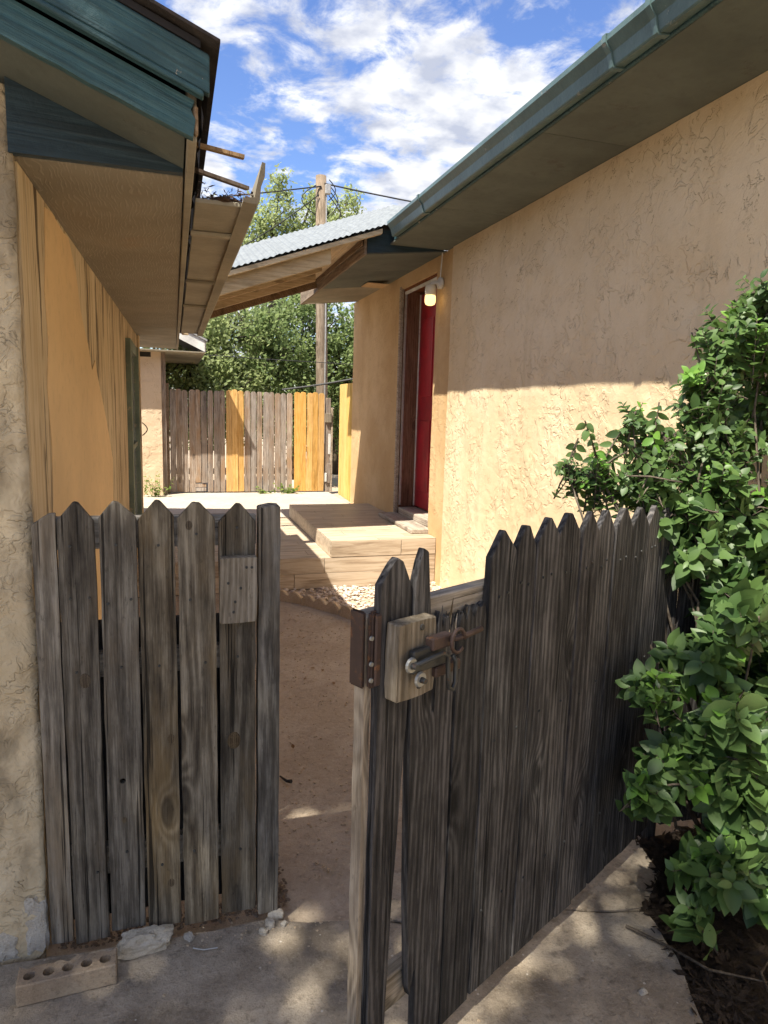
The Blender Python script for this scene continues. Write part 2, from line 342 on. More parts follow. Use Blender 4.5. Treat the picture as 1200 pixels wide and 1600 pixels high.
def bulb_mat():
    t = NT('lit_bulb'); e = t.n('ShaderNodeEmission'); e.inputs[0].default_value = (1.0, .72, .30, 1); e.inputs[1].default_value = 1.0
    t.l(t.mix(t.noise(t.co(), 10, 2), (1, .62, .20), (1, .74, .34)), e.inputs[0]); t.l(e.outputs[0], t.out.inputs[0]); return t.m
M['bulb'] = bulb_mat()
M['litter'] = ground_mat('dark_leaf_litter', (.040, .029, .021), (.065, .048, .036), (.028, .02, .015), 6, .02)
M['soil'] = ground_mat('loose_brown_soil', (.17, .125, .088), (.24, .18, .13), (.11, .08, .055), 6, .006)
M['nest'] = ground_mat('rotted_leaf_debris', (.075, .045, .03), (.12, .075, .05), (.05, .03, .02), 6, .02)

# ------------------------------------------------------------------ geometry helpers
def link(name, me, mat, parent=None, mw=None):
    o = bpy.data.objects.new(name, me); COL.objects.link(o)
    if mat is not None and len(me.materials) == 0: me.materials.append(M[mat] if isinstance(mat, str) else mat)
    if parent is not None: o.parent = parent
    if mw is not None: o.matrix_local = mw
    return o
def bm_obj(name, bm, mat, parent=None, mw=None, smooth=False):
    bmesh.ops.recalc_face_normals(bm, faces=bm.faces)
    me = bpy.data.meshes.new(name); bm.to_mesh(me); bm.free()
    if smooth: me.polygons.foreach_set('use_smooth', [True]*len(me.polygons))
    return link(name, me, mat, parent, mw)
def raw_obj(name, v, f, mat, parent=None, mw=None, smooth=False, kind=None):
    me = bpy.data.meshes.new(name); me.from_pydata([tuple(x) for x in v], [], [tuple(x) for x in f]); me.update()
    if smooth: me.polygons.foreach_set('use_smooth', [True]*len(me.polygons))
    o = link(name, me, mat, parent, mw)
    if kind: o['kind'] = kind
    return o
def thing(name, label, cat, loc=(0, 0, 0), group=None):
    o = bpy.data.objects.new(name, None); COL.objects.link(o); o.location = loc; o.empty_display_size = .1
    return tag(o, label, cat, group)
def tag(o, label, cat, group=None):
    o['label'] = label; o['category'] = cat
    if group: o['group'] = group
    return o
def T(x=0, y=0, z=0): return Matrix.Translation((x, y, z))
def bev(bm, w, seg=1):
    if w > 0: bmesh.ops.bevel(bm, geom=list(bm.edges), offset=w, segments=seg, affect='EDGES', clamp_overlap=True)
def box(name, lo, hi, mat, parent=None, b=.003, origin=True):
    """box in the parent's frame, object origin at its centre"""
    lo, hi = Vector(lo), Vector(hi); c = (lo+hi)/2; s = hi-lo
    bm = bmesh.new(); bmesh.ops.create_cube(bm, size=1); bmesh.ops.scale(bm, vec=s, verts=bm.verts); bev(bm, b)
    if not origin: bmesh.ops.translate(bm, vec=c, verts=bm.verts); return bm_obj(name, bm, mat, parent)
    return bm_obj(name, bm, mat, parent, T(*c))
def prism(pts, axis, a, c):
    """extrude a polygon (list of 2D pts) along axis from a to c"""
    bm = bmesh.new(); rings = []
    for q in (a, c):
        r = []
        for p in pts:
            v = {'x': (q, p[0], p[1]), 'y': (p[0], q, p[1]), 'z': (p[0], p[1], q)}[axis]
            r.append(bm.verts.new(v))
        rings.append(r)
    bm.faces.new(rings[0]); bm.faces.new(list(reversed(rings[1])))
    n = len(pts)
    for i in range(n): bm.faces.new((rings[0][i], rings[1][i], rings[1][(i+1) % n], rings[0][(i+1) % n]))
    return bm
def tube(path, radii, sides=7, caps=True):
    v, f = [], []
    P = [Vector(p) for p in path]; n = len(P)
    if isinstance(radii, (int, float)): radii = [radii]*n
    prev = None
    for i, p in enumerate(P):
        d = (P[min(i+1, n-1)]-P[max(i-1, 0)]).normalized()
        if prev is None: a = d.orthogonal().normalized()
        else: a = (prev-d*prev.dot(d)).normalized()
        prev = a; b = d.cross(a)
        for k in range(sides):
            t = 2*math.pi*k/sides; v.append(p+(a*math.cos(t)+b*math.sin(t))*radii[i])
    for i in range(n-1):
        for k in range(sides):
            f.append((i*sides+k, i*sides+(k+1) % sides, (i+1)*sides+(k+1) % sides, (i+1)*sides+k))
    if caps: f.append(tuple(range(sides-1, -1, -1))); f.append(tuple((n-1)*sides+k for k in range(sides)))
    return v, f
def tubes(list_):
    V, F = [], []
    for v, f in list_:
        o = len(V); V += v; F += [tuple(i+o for i in q) for q in f]
    return V, F
def wobble(pts, amp, step=.05, seed=0):
    """subdivide a closed 2D outline and jitter it a little"""
    r = random.Random(seed); out = []
    n = len(pts)
    for i in range(n):
        a, b = Vector(pts[i]), Vector(pts[(i+1) % n]); L = (b-a).length; k = max(1, int(L/step))
        nrm = Vector((-(b-a).y, (b-a).x)).normalized()
        for j in range(k):
            p = a.lerp(b, j/k)
            if j: p = p+nrm*r.uniform(-amp, amp)
            out.append((p.x, p.y))
    return out
def board_outline(w, h, top='point', peak=.045, seed=0, amp=.0012):
    r = random.Random(seed)
    j = lambda a: r.uniform(-a, a)
    if top == 'point': t = [(w/2, h-peak+j(.006)), (w*.06+j(.006), h-.002), (-w*.06+j(.006), h), (-w/2, h-peak+j(.006))]
    elif top == 'flat': t = [(w/2, h-.004+j(.003)), (w*.1, h), (-w/2, h-.006+j(.003))]
    elif top == 'round': t = [(w/2, h-.035), (w*.38, h-.010), (0, h), (-w*.38, h-.010), (-w/2, h-.035)]
    elif top == 'jag':
        t = []; n = 9
        for i in range(n): t.append((w/2-w*i/(n-1), h-(.0 if i % 2 else r.uniform(.015, .055))-j(.01)))
    pts = [(-w/2, j(.004)), (w/2, j(.004))]+t
    return wobble(pts, amp, .09, seed)
def board(name, w, h, t, mat, parent, mw, top='point', peak=.045, seed=0, outline=None, hole=None, bw=.0025):
    pts = outline or board_outline(w, h, top, peak, seed)
    bm = prism(pts, 'y', -t/2, t/2)
    bev(bm, bw)
    o = bm_obj(name, bm, mat, parent, mw)
    if hole: cut_holes(o, [hole], t*3)
    return o
def cut_holes(o, holes, depth, axis='Y', sides=14):
    for (x, z, r) in holes:
        bm = bmesh.new(); bmesh.ops.create_cone(bm, cap_ends=True, segments=sides, radius1=r, radius2=r, depth=depth)
        if axis == 'Y': bmesh.ops.rotate(bm, matrix=Matrix.Rotation(math.pi/2, 3, 'X'), verts=bm.verts); bmesh.ops.translate(bm, vec=(x, 0, z), verts=bm.verts)
        else: bmesh.ops.translate(bm, vec=(x, z, 0), verts=bm.verts)
        me = bpy.data.meshes.new('cut'); bm.to_mesh(me); bm.free(); c = bpy.data.objects.new('cut', me); COL.objects.link(c)
        pm, o.parent = o.parent, None; keep = o.matrix_basis.copy(); o.matrix_basis = Matrix()
        md = o.modifiers.new('b', 'BOOLEAN'); md.operation = 'DIFFERENCE'; md.object = c; md.solver = 'EXACT'
        bpy.context.view_layer.update()
        dg = bpy.context.evaluated_depsgraph_get(); nm = bpy.data.meshes.new_from_object(o.evaluated_get(dg))
        o.modifiers.clear(); old = o.data; o.data = nm; nm.name = old.name
        o.parent = pm; o.matrix_basis = keep
        bpy.data.objects.remove(c)
def disc_mesh(name, r, t, sides=8):
    bm = bmesh.new(); bmesh.ops.create_cone(bm, cap_ends=True, segments=sides, radius1=r, radius2=r*.85, depth=t)
    bmesh.ops.rotate(bm, matrix=Matrix.Rotation(math.pi/2, 3, 'X'), verts=bm.verts)
    me = bpy.data.meshes.new(name); bm.to_mesh(me); bm.free(); return me
def frame_mat(o, xdir):
    """matrix with local x along xdir (horizontal), z up, origin o"""
    x = Vector(xdir).normalized(); z = Vector((0, 0, 1)); y = z.cross(x)
    mm = Matrix((x, y, z)).transposed().to_4x4(); mm.translation = o; return mm
def lump(name, size, mat, parent=None, mw=None, seed=0, amt=.25, sub=3, freq=3.0):
    bm = bmesh.new(); bmesh.ops.create_icosphere(bm, subdivisions=sub, radius=1)
    for v in bm.verts:
        d = v.co.copy(); k = mnoise.noise(d*freq*.5+Vector((seed*3.7, 0, 0)))+.5*mnoise.noise(d*freq+Vector((0, seed*5.1, 0)))
        # boxy: push toward a cube a little
        mxc = max(abs(d.x), abs(d.y), abs(d.z)); d = d.lerp(d/mxc, .45)
        v.co = Vector((d.x*size[0], d.y*size[1], d.z*size[2]))*(1+amt*k)
    return bm_obj(name, bm, mat, parent, mw)

# ================================================================== THE SETTING
# ground: one sheet out to the horizon, finely divided near the camera
def axis_vals(c, near, fine, far):
    v = list(np.arange(c-near, c+near+1e-6, fine)); s = fine*1.6; a = c+near; b = c-near
    while a < far: a += s; b -= s; v += [a, b]; s *= 1.5
    return sorted(v)
gx, gy = axis_vals(.8, 2.4, .08, 900), axis_vals(3.4, 3.4, .08, 900)
V = []
for y in gy:
    for x in gx:
        n = .010*mnoise.noise(Vector((x*2.2, y*2.2, 0)))+.004*mnoise.noise(Vector((x*9, y*9, 3)))
        base = -.035 if y < 1.9 else -.035+.028*min(1, (y-1.9)/.35)
        V.append((x, y, base+n))
F = [(j*len(gx)+i, j*len(gx)+i+1, (j+1)*len(gx)+i+1, (j+1)*len(gx)+i) for j in range(len(gy)-1) for i in range(len(gx)-1)]
o = raw_obj('ground', V, F, 'dirt', smooth=True); o['kind'] = 'structure'

def slab(name, pts, z0, z1, mat, seed=0, amp=.008, step=.05, b=.006):
    bm = prism(wobble(pts, amp, step, seed), 'z', z0, z1)
    te = [e for e in bm.edges if all(abs(v.co.z-z1) < 1e-5 for v in e.verts)]
    bmesh.ops.bevel(bm, geom=te, offset=b, segments=2, affect='EDGES', clamp_overlap=True)
    o = bm_obj(name, bm, mat); o['kind'] = 'structure'; return o
slab('pavement', [(-3.2, -3), (1.05, -3), (1.28, 1.1), (1.335, 1.29), (1.40, 1.42), (1.43, 1.55), (1.46, 1.672), (1.27, 1.705), (1.19, 1.75), (.93, 1.70), (.62, 1.84), (.505, 1.884), (.377, 1.905), (.29, 1.945), (-.36, 1.965), (-3.2, 1.97)], -.12, 0, 'concrete', 3)
slab('pavement', [(1.464, 1.685), (1.535, 1.74), (1.64, 1.83), (1.66, 1.955), (1.70, 2.06), (1.25, 2.10), (.66, 2.08), (.63, 1.855), (.93, 1.712), (1.19, 1.762), (1.27, 1.717)], -.12, -.003, 'concrete', 5)
# raised patio with tiled riser
PZ = .28
slab('patio', [(-4.5, 5.90), (-.42, 5.90), (1.33, 5.90), (2.34, 5.90), (2.36, 12.5), (-4.5, 12.5)], -.1, PZ-.006, 'patio', 8, .002, .3)

# ================================================================== TILED STEPS
st = thing('tiled_steps', 'wood look tiled porch steps below the red door', 'steps', (1.8, 7.0, 0))
def stb(name, lo, hi, mat, b=.0015):
    off = Vector((1.8, 7.0, 0)); return box(name, Vector(lo)-off, Vector(hi)-off, mat, st, b)
stb('core', (-.35, 5.875, -.05), (2.335, 8.20, PZ-.016), 'grout', 0)
stb('core', (1.345, 5.872, PZ-.018), (2.335, 8.19, .414), 'grout', 0)
G = .005
def rowsplit(a, b, L, off):
    xs = [a]; x = a+off
    while x < b-.12:
        if x > a+.1: xs.append(x)
        x += L
    xs.append(b); return list(zip(xs[:-1], xs[1:]))
TF = 5.86  # front face plane
for k, (z0, z1, off) in enumerate(((0.0, .135, .45), (.138, PZ-.004, .72))):     # lower riser
    for a, b in rowsplit(-.35, 2.33, .9, off): stb('tile', (a+G/2, TF, z0), (b-G/2, TF+.014, z1), 'tile')
for a, b in rowsplit(1.33, 2.33, .9, .66): stb('tile', (a+G/2, TF-.003, PZ+.001), (b-G/2, TF+.012, .430-.012), 'tile')
y = TF+.0005; k = 0
while y < 8.15:                                                                     # lower tread
    y1 = min(y+.15, 8.2)
    for a, b in rowsplit(-.35, 1.33, .9, (.3, .6, .85)[k % 3]): stb('tile', (a+G/2, y+G/2, PZ-.014), (b-G/2, y1-G/2, PZ), 'tile')
    y = y1; k += 1
y = TF-.004; k = 0
while y < 8.15:                                                                     # upper tread
    y1 = min(y+.15, 8.2)
    for a, b in rowsplit(1.326, 2.332, .9, (.45, .75, .2)[k % 3]): stb('tile', (a+G/2, y+G/2, .418), (b-G/2, y1-G/2, .430), 'tile')
    y = y1; k += 1
for a, b in rowsplit(TF+.012, 8.19, .6, .5): # left cheek of upper step (grain along length)
    o = stb('tile', (1.327, a+G/2, PZ+.001), (1.341, b-G/2, .417), 'tile')

# ================================================================== HOUSE ON THE RIGHT (tan stucco)
RX = 2.32
hr = thing('house', 'tan stucco house with teal gutter and red door', 'house', (RX, 4, 0))
HO = Vector((RX, 4, 0))
def hb(name, lo, hi, mat, b=.003, par=None): 
    return box(name, Vector(lo)-HO, Vector(hi)-HO, mat, par or hr, b)
def stucco_panel(name, axis, plane, u0, u1, z0, z1, mat, parent, off, thick=.22, amp=.005, res=.06, sign=-1, seed=0):
    """wall slab whose visible face is a gently uneven trowelled surface"""
    nu, nz = max(2, int((u1-u0)/res)), max(2, int((z1-z0)/res)); v, f = [], []
    for j in range(nz+1):
        for i in range(nu+1):
            u = u0+(u1-u0)*i/nu; z = z0+(z1-z0)*j/nz
            d = amp*mnoise.noise(Vector((u*2.5, z*2.5, seed)))+amp*.6*mnoise.noise(Vector((u*9, z*9, seed+4)))
            p = (plane+sign*d, u, z) if axis == 'x' else (u, plane+sign*d, z)
            v.append(Vector(p)-off)
    W = nu+1
    for j in range(nz):
        for i in range(nu): f.append((j*W+i, j*W+i+1, (j+1)*W+i+1, (j+1)*W+i))
    b0 = len(v)
    ring = [i for i in range(W)]+[j*W+nu for j in range(1, nz+1)]+[nz*W+i for i in range(nu-1, -1, -1)]+[j*W for j in range(nz-1, 0, -1)]
    for i in ring:
        p = Vector(v[i])+off
        if axis == 'x': p.x = plane-sign*thick
        else: p.y = plane-sign*thick
        v.append(p-off)
    n = len(ring)
    for i in range(n): f.append((ring[i], ring[(i+1) % n], b0+(i+1) % n, b0+i))
    f.append(tuple(b0+i for i in range(n-1, -1, -1)))
    o = raw_obj(name, v, f, mat, parent)
    bm = bmesh.new(); bm.from_mesh(o.data); bmesh.ops.recalc_face_normals(bm, faces=bm.faces); bm.to_mesh(o.data); bm.free()
    return o
o = stucco_panel('wall', 'x', RX, -2.0, 5.70, -.1, 3.0, 'stucco_r', hr, HO, seed=2)
o['label'] = 'tan trowelled stucco wall'
FX = 2.334
D0, D1, DZ0, DZ1 = 6.10, 7.13, .43, 2.87
for (a, b, z0, z1, s) in ((5.703, D0, -.1, 3.0, 5), (D1, 9.15, -.1, 3.0, 6), (D0, D1, DZ1, 3.0, 7)):
    o = stucco_panel('wall', 'x', FX, a, b, z0, z1, 'stucco_f', hr, HO, thick=.24, amp=.004, seed=s)
    o['label'] = 'ochre stucco wall by the door'
hb('wall', (FX+.24, 9.05, -.1), (7.5, 9.15, 3.0), 'stucco_f'); hb('wall', (7.4, -2, -.1), (7.5, 9.04, 3.0), 'stucco_r')
hb('wall', (RX+.222, -2, -.1), (7.398, -1.9, 3.0), 'stucco_r')
# door
dr = hb('door', (2.545, D0+.03, .56), (2.59, D1-.03, DZ1-.05), 'red', .002); dr['label'] = 'deep red door'
DO = Vector(((2.545+2.59)/2, (D0+D1)/2, (.56+DZ1-.05)/2))
for (ya, yb, za, zb) in ((.10, .42, 1.75, 2.55), (.55, .87, 1.75, 2.55), (.10, .42, .75, 1.5), (.55, .87, .75, 1.5)):
    box('door_panel', Vector((2.535, D0+.03+ya, za))-DO, Vector((2.5465, D0+.03+yb, zb))-DO, 'red', dr, .004)
bm = bmesh.new(); bmesh.ops.create_uvsphere(bm, u_segments=12, v_segments=8, radius=.03)
bm_obj('door_knob', bm, 'steel', dr, T(2.51-DO.x, D0+.14-DO.y, 1.55-DO.z), True)
fr = hb('door_frame', (2.36, D1-.028, .43), (2.60, D1-.002, DZ1), 'jamb'); fr['label'] = 'brown wooden door jamb'
hb('door_frame', (2.36, D0+.002, .43), (2.60, D0+.028, DZ1), 'jamb')
hb('door_frame', (2.36, D0+.03, DZ1-.026), (2.60, D1-.03, DZ1-.001), 'jamb')
hb('casing', (FX-.012, D1-.012, .45), (FX+.024, D1+.035, DZ1+.02), 'sill')
hb('casing', (FX+.004, D0-.02, DZ1+.001), (FX+.022, D1-.014, DZ1+.045), 'beam_dark')
hb('storm_strip', (2.362, D1-.052, .57), (2.382, D1-.03, DZ1-.06), 'alu', .002)
hb('storm_strip', (2.362, D0+.032, DZ1-.058), (2.385, D1-.032, DZ1-.03), 'white', .002)
hb('weather_strip', (2.53, D1-.040, .56), (2.544, D1-.031, DZ1-.05), 'white', .001)
sl_ = hb('door_sill', (2.16, D0-.02, .432), (2.56, D1+.06, .475), 'sill', .006); sl_['label'] = 'worn wooden door sill'
hb('door_sill', (2.36, D0+.03, .477), (2.56, D1-.03, .545), 'sill', .006)
# soffits, fascia, gutter
for i, (a, b) in enumerate(((-2, .9), (.904, 3.30), (3.304, 4.70), (4.704, 5.868))):
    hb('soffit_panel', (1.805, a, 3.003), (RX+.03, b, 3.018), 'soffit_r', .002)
hb('fascia', (1.785, -2, 3.002), (1.803, 5.70, 3.135), 'teal')
gp = [(1.784, 3.135), (1.784, 3.012), (1.742, 3.006), (1.735, 3.012), (1.722, 3.058), (1.700, 3.085), (1.692, 3.095), (1.692, 3.118), (1.702, 3.120), (1.704, 3.108), (1.730, 3.066), (1.742, 3.022), (1.778, 3.024), (1.778, 3.135)]
g = bm_obj('gutter', prism([(x-RX, z) for x, z in gp], 'y', -2-4, 5.60-4), 'teal_gut', hr); g['label'] = 'teal painted metal gutter'
for i, yy in enumerate((2.35, 2.62, 4.85)):
    cp = [(1.784, 3.137), (1.784, 3.004), (1.739, 2.999), (1.729, 3.006), (1.716, 3.055), (1.694, 3.081), (1.686, 3.091), (1.686, 3.122), (1.702, 3.125), (1.705, 3.122), (1.689, 3.119), (1.692, 3.095), (1.700, 3.085), (1.722, 3.058), (1.735, 3.012), (1.742, 3.006), (1.781, 3.008), (1.781, 3.137)]
    bm_obj('gutter_joint', prism([(x-RX, z) for x, z in cp], 'y', yy-4, yy+.028-4), 'teal_gut', g)
bm_obj('gutter_end', prism([(x-RX, z) for x, z in gp[:9]], 'y', 5.601-4, 5.606-4), 'teal_gut', g)
# lower eave by the porch
def quad_slab(name, P4, t, mat, parent, off):
    P4 = [Vector(p) for p in P4]; n = (P4[1]-P4[0]).cross(P4[3]-P4[0]).normalized()*t
    v = [p-off for p in P4]+[p+n-off for p in P4]
    f = [(0, 1, 2, 3), (7, 6, 5, 4), (0, 4, 5, 1), (1, 5, 6, 2), (2, 6, 7, 3), (3, 7, 4, 0)]
    o = raw_obj(name, v, f, mat, parent)
    bm = bmesh.new(); bm.from_mesh(o.data); bmesh.ops.recalc_face_normals(bm, faces=bm.faces); bm.to_mesh(o.data); bm.free(); return o
for a, b, mt in ((5.90, 6.75, 'soffit_r'), (6.755, 7.75, 'soffit_r'), (7.755, 8.95, 'soffit_far')):
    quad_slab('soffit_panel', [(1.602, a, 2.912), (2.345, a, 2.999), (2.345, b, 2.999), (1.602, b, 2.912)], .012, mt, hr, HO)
hb('soffit_patch', (2.02, 7.35, 2.945), (2.26, 7.62, 2.953), 'stucco_f', .001)
hb('fascia', (1.578, 5.875, 2.905), (1.60, 8.98, 3.055), 'beam_dark')
bm_obj('end_board', prism([(1.602-RX, 2.918), (2.30-RX, 2.996), (2.30-RX, 3.17), (1.602-RX, 3.10)], 'y', 5.87-4, 5.892-4), 'teal_dark', hr)
bm_obj('end_board', prism([(1.602-RX, 2.905), (2.34-RX, 2.995), (2.34-RX, 3.20), (1.602-RX, 3.06)], 'y', 8.96-4, 8.98-4), 'soffit_far', hr)
# roof of the house
quad_slab('roof', [(1.80, -2.3, 3.137), (1.80, 5.86, 3.137), (5.2, 5.86, 4.45), (5.2, -2.3, 4.45)], -.04, 'shingle', hr, HO)
quad_slab('roof', [(1.74, 5.866, 3.12), (1.74, 9.2, 3.12), (5.2, 9.2, 4.48), (5.2, 5.866, 4.48)], -.04, 'shingle', hr, HO)
quad_slab('roof', [(5.205, -2.3, 4.45), (5.205, 9.2, 4.48), (8.2, 9.2, 3.1), (8.2, -2.3, 3.1)], -.04, 'shingle', hr, HO)
v, f = tube([(RX-.012-RX, 5.92-4, 3.0), (RX-.014-RX, 5.93-4, 2.9), (RX-.014-RX, 5.945-4, 2.80), (RX-.014-RX, 5.94-4, 2.76)], .006, 6)
raw_obj('conduit', v, f, 'white', hr)

# wall lamp
lp = thing('wall_lamp', 'lit jar shaped porch lamp beside the red door', 'lamp', (FX, 5.96, 2.74))
def lathe(name, prof, mat, parent, mw, seg=16):
    v, f = [], []
    for r, z in prof:
        for k in range(seg): t = 2*math.pi*k/seg; v.append((r*math.cos(t), r*math.sin(t), z))
    for i in range(len(prof)-1):
        for k in range(seg): f.append((i*seg+k, i*seg+(k+1) % seg, (i+1)*seg+(k+1) % seg, (i+1)*seg+k))
    f.append(tuple(range(seg-1, -1, -1))); f.append(tuple((len(prof)-1)*seg+k for k in range(seg)))
    return raw_obj(name, v, f, mat, parent, mw, True)
lathe('mounting_box', [(.05, 0), (.052, .01), (.052, .03), (.04, .038)], 'white', lp, Matrix.Rotation(-math.pi/2, 4, 'Y') @ T(0, 0, .004))
v, f = tube([(-.04, 0, 0), (-.075, 0, .004), (-.105, 0, -.012), (-.11, 0, -.03)], .018, 10); raw_obj('arm', v, f, 'white', lp)
lathe('cap', [(.030, 0), (.046, -.004), (.050, -.03), (.050, -.088), (.046, -.092)], 'jar', lp, T(-.112, 0, -.02))
jr = lathe('glass_jar', [(.044, -.093), (.048, -.10), (.05, -.13), (.048, -.155), (.04, -.172), (.02, -.18)], 'bulb', lp, T(-.112, 0, -.02)); jr['label'] = 'glowing warm glass jar'

# ================================================================== PATIO ROOF between the houses
pr_ = thing('patio_roof', 'corrugated metal patio roof on tan beams between the houses', 'roof', (1.0, 5.75, 2.6))
PO = Vector((1.0, 5.75, 2.6)); SLP = .352
def ez(x): return 2.64+SLP*(x-.38)
def corrugated(name, x0, x1, y0, dz0, y1, dz1, mat, pitch=.05, amp=.005, ny=3):
    """ridges run front to back, the sheet climbs with x"""
    nx = int((x1-x0)/pitch*6); v, f = [], []
    for j in range(ny+1):
        yy = y0+(y1-y0)*j/ny; dd = dz0+(dz1-dz0)*j/ny
        for i in range(nx+1):
            x = x0+(x1-x0)*i/nx; v.append(Vector((x, yy, ez(x)+dd+amp*math.sin(2*math.pi*(x-x0)/pitch)))-PO)
    for j in range(ny):
        for i in range(nx): a = j*(nx+1)+i; f.append((a, a+1, a+nx+2, a+nx+1))
    o = raw_obj(name, v, f, mat, pr_, smooth=True)
    return o
for i in range(3):
    xa = .20+i*.62
    corrugated('roof_sheet', xa, xa+.66, 5.74-.004*i, .010+.003*i, 6.78, .345+.003*i, 'tin')
    corrugated('roof_sheet', xa, xa+.66, 6.782, .343+.003*i, 8.05, .035+.003*i, 'tin')
    corrugated('ceiling_sheet', min(xa, .92), min(xa+.66, 1.57), 5.83, -.012-.003*i, 8.0, -.012-.003*i, 'tin_under')
def sloped_beam(name, y0, y1, d0, d1, x0, x1, mat):
    bm = prism([(x0-PO.x, ez(x0)+d0-PO.z), (x1-PO.x, ez(x1)+d0-PO.z), (x1-PO.x, ez(x1)+d1-PO.z), (x0-PO.x, ez(x0)+d1-PO.z)], 'y', y0-PO.y, y1-PO.y); bev(bm, .003)
    o = bm_obj(name, bm, mat, pr_); 
    return o
sloped_beam('front_batten', 5.756, 5.80, -.045, -.004, .12, 1.70, 'beam')
sloped_beam('beam', 5.83, 5.87, -.165, -.022, .10, 1.28, 'beam')
sloped_beam('beam', 6.78, 6.82, -.088, -.024, .10, 1.40, 'beam')
sloped_beam('beam', 7.34, 7.38, -.100, -.024, .10, 1.45, 'beam')
sloped_beam('beam', 7.90, 7.94, -.115, -.024, .10, 1.575, 'beam_dark')
for yy in (5.72, 8.1):
    pass
hb2 = box('ledger', Vector((1.555, 5.90, 2.98))-PO, Vector((1.574, 8.0, 3.05))-PO, 'beam_dark', pr_, .002)
# two posts on the left carry the low side
for yy in (6.0, 7.86): box('post', Vector((.10, yy, 2.34))-PO, Vector((.17, yy+.05, ez(.13)-.165))-PO, 'beam', pr_, .003)

# ================================================================== HOUSE ON THE LEFT
hl = thing('house', 'yellow boarded house with peeling teal rake boards and khaki soffit', 'house', (-.37, 2.0, 0))
LO = Vector((-.37, 2.0, 0))
def lb(name, lo, hi, mat, b=.003, par=None, po=None): return box(name, Vector(lo)-(po or LO), Vector(hi)-(po or LO), mat, par or hl, b)
PI_ = .39                                            # roof pitch
def rz(x): return 2.20+PI_*(.05-x)                   # underside of rake at x
RIDGE = -2.4
# gable stucco wall with a lumpy corner
NU, NZ = 70, 130; v, f = [], []
for j in range(NZ+1):
    for i in range(NU+1):
        x = -4.4+(4.4-.37)*(i/NU)**.4; zt = min(rz(x), rz(2*RIDGE-x))-.02 if x < -.42 else 2.36
        zt = min(zt, 2.36+PI_*max(0, -.37-x)); z = -.1+(zt+.1)*j/NZ
        q = Vector((x*5, z*5, 1)); d = .014*mnoise.noise(q)+.012*mnoise.noise(q*2.7)+.007*mnoise.noise(q*7)
        xo = 0
        if i == NU: xo = .010*mnoise.noise(Vector((0, z*6, 5)))-.012*max(0, 1-z/.7)
        v.append(Vector((x+xo, 2.0-d-.012*max(0, 1-z/.5), z))-LO)
W = NU+1
for j in range(NZ):
    for i in range(NU): f.append((j*W+i, j*W+i+1, (j+1)*W+i+1, (j+1)*W+i))
k = len(v)
for j in range(NZ+1): p = Vector(v[j*W+NU]); v.append(Vector((p.x-.006, .05, p.z)))
for j in range(NZ): f.append((j*W+NU, k+j, k+j+1, (j+1)*W+NU))
k2 = len(v)
for j in range(NZ+1): p = Vector(v[j*W]); v.append(Vector((p.x, .05, p.z)))
for j in range(NZ): f.append((j*W, (j+1)*W, k2+j+1, k2+j)); f.append((k+j, k2+j, k2+j+1, k+j+1))
o = raw_obj('wall', v, f, 'stucco_l', hl, smooth=True); o['label'] = 'dirty beige stucco end wall'
for i_, (x_, z_, sx_, sz_) in enumerate(((-.405, .09, .030, .085), (-.50, .05, .05, .05))):
    lump('chipped_base', (sx_, .010, sz_), 'rock', hl, T(x_-LO.x, -.012, z_), 31+i_, .4, 3, 5)
# boarded side wall (runs very slightly toward the path)
def lx(y): return -.372+.0147*(y-2.0)
EY = 6.78
def side_panel(name, y0, y1, z0, z1, dx, mat, outline=None, th=.012, b=.002):
    """flat panel on the side wall: outline given as (y, z)"""
    pts = outline or [(y0, z0), (y1, z0), (y1, z1), (y0, z1)]
    bm = bmesh.new(); A = [bm.verts.new(Vector((lx(p[0])+dx, p[0], p[1]))-LO) for p in pts]; B = [bm.verts.new(Vector((lx(p[0])+dx-th, p[0], p[1]))-LO) for p in pts]
    bm.faces.new(A); bm.faces.new(list(reversed(B))); n = len(pts)
    for i in range(n): bm.faces.new((A[i], B[i], B[(i+1) % n], A[(i+1) % n]))
    return bm_obj(name, bm, mat, hl)
o = side_panel('siding', 2.052, 3.26, -.1, 2.2, 0, 'siding'); o['label'] = 'weathered ochre plywood siding'
side_panel('siding', 3.264, 4.48, -.1, 2.2, .0, 'siding'); side_panel('siding', 4.484, 5.20, -.1, 2.2, 0, 'siding')
side_panel('siding', 5.204, EY, -.1, 2.2, 0, 'siding')
pt = [(2.40, 2.18), (2.52, 2.195), (2.84, 2.19), (3.0, 2.10), (3.10, 1.96), (3.30, 1.84), (3.40, 1.74), (3.52, 1.79), (3.85, 1.56), (4.2, 1.28), (4.1, .6), (4.0, .1), (2.33, .1), (2.32, 1.26), (2.35, 1.46), (2.32, 1.64), (2.37, 1.79), (2.34, 1.92)]
o = side_panel('paint_patch', 0, 0, 0, 0, .003, 'patch', wobble(pt, .012, .10, 4), th=.0025); o['label'] = 'smooth bright ochre repaired patch'
lb('wall', (-4.4, EY, -.1), (-.31, EY+.1, 2.2), 'siding')
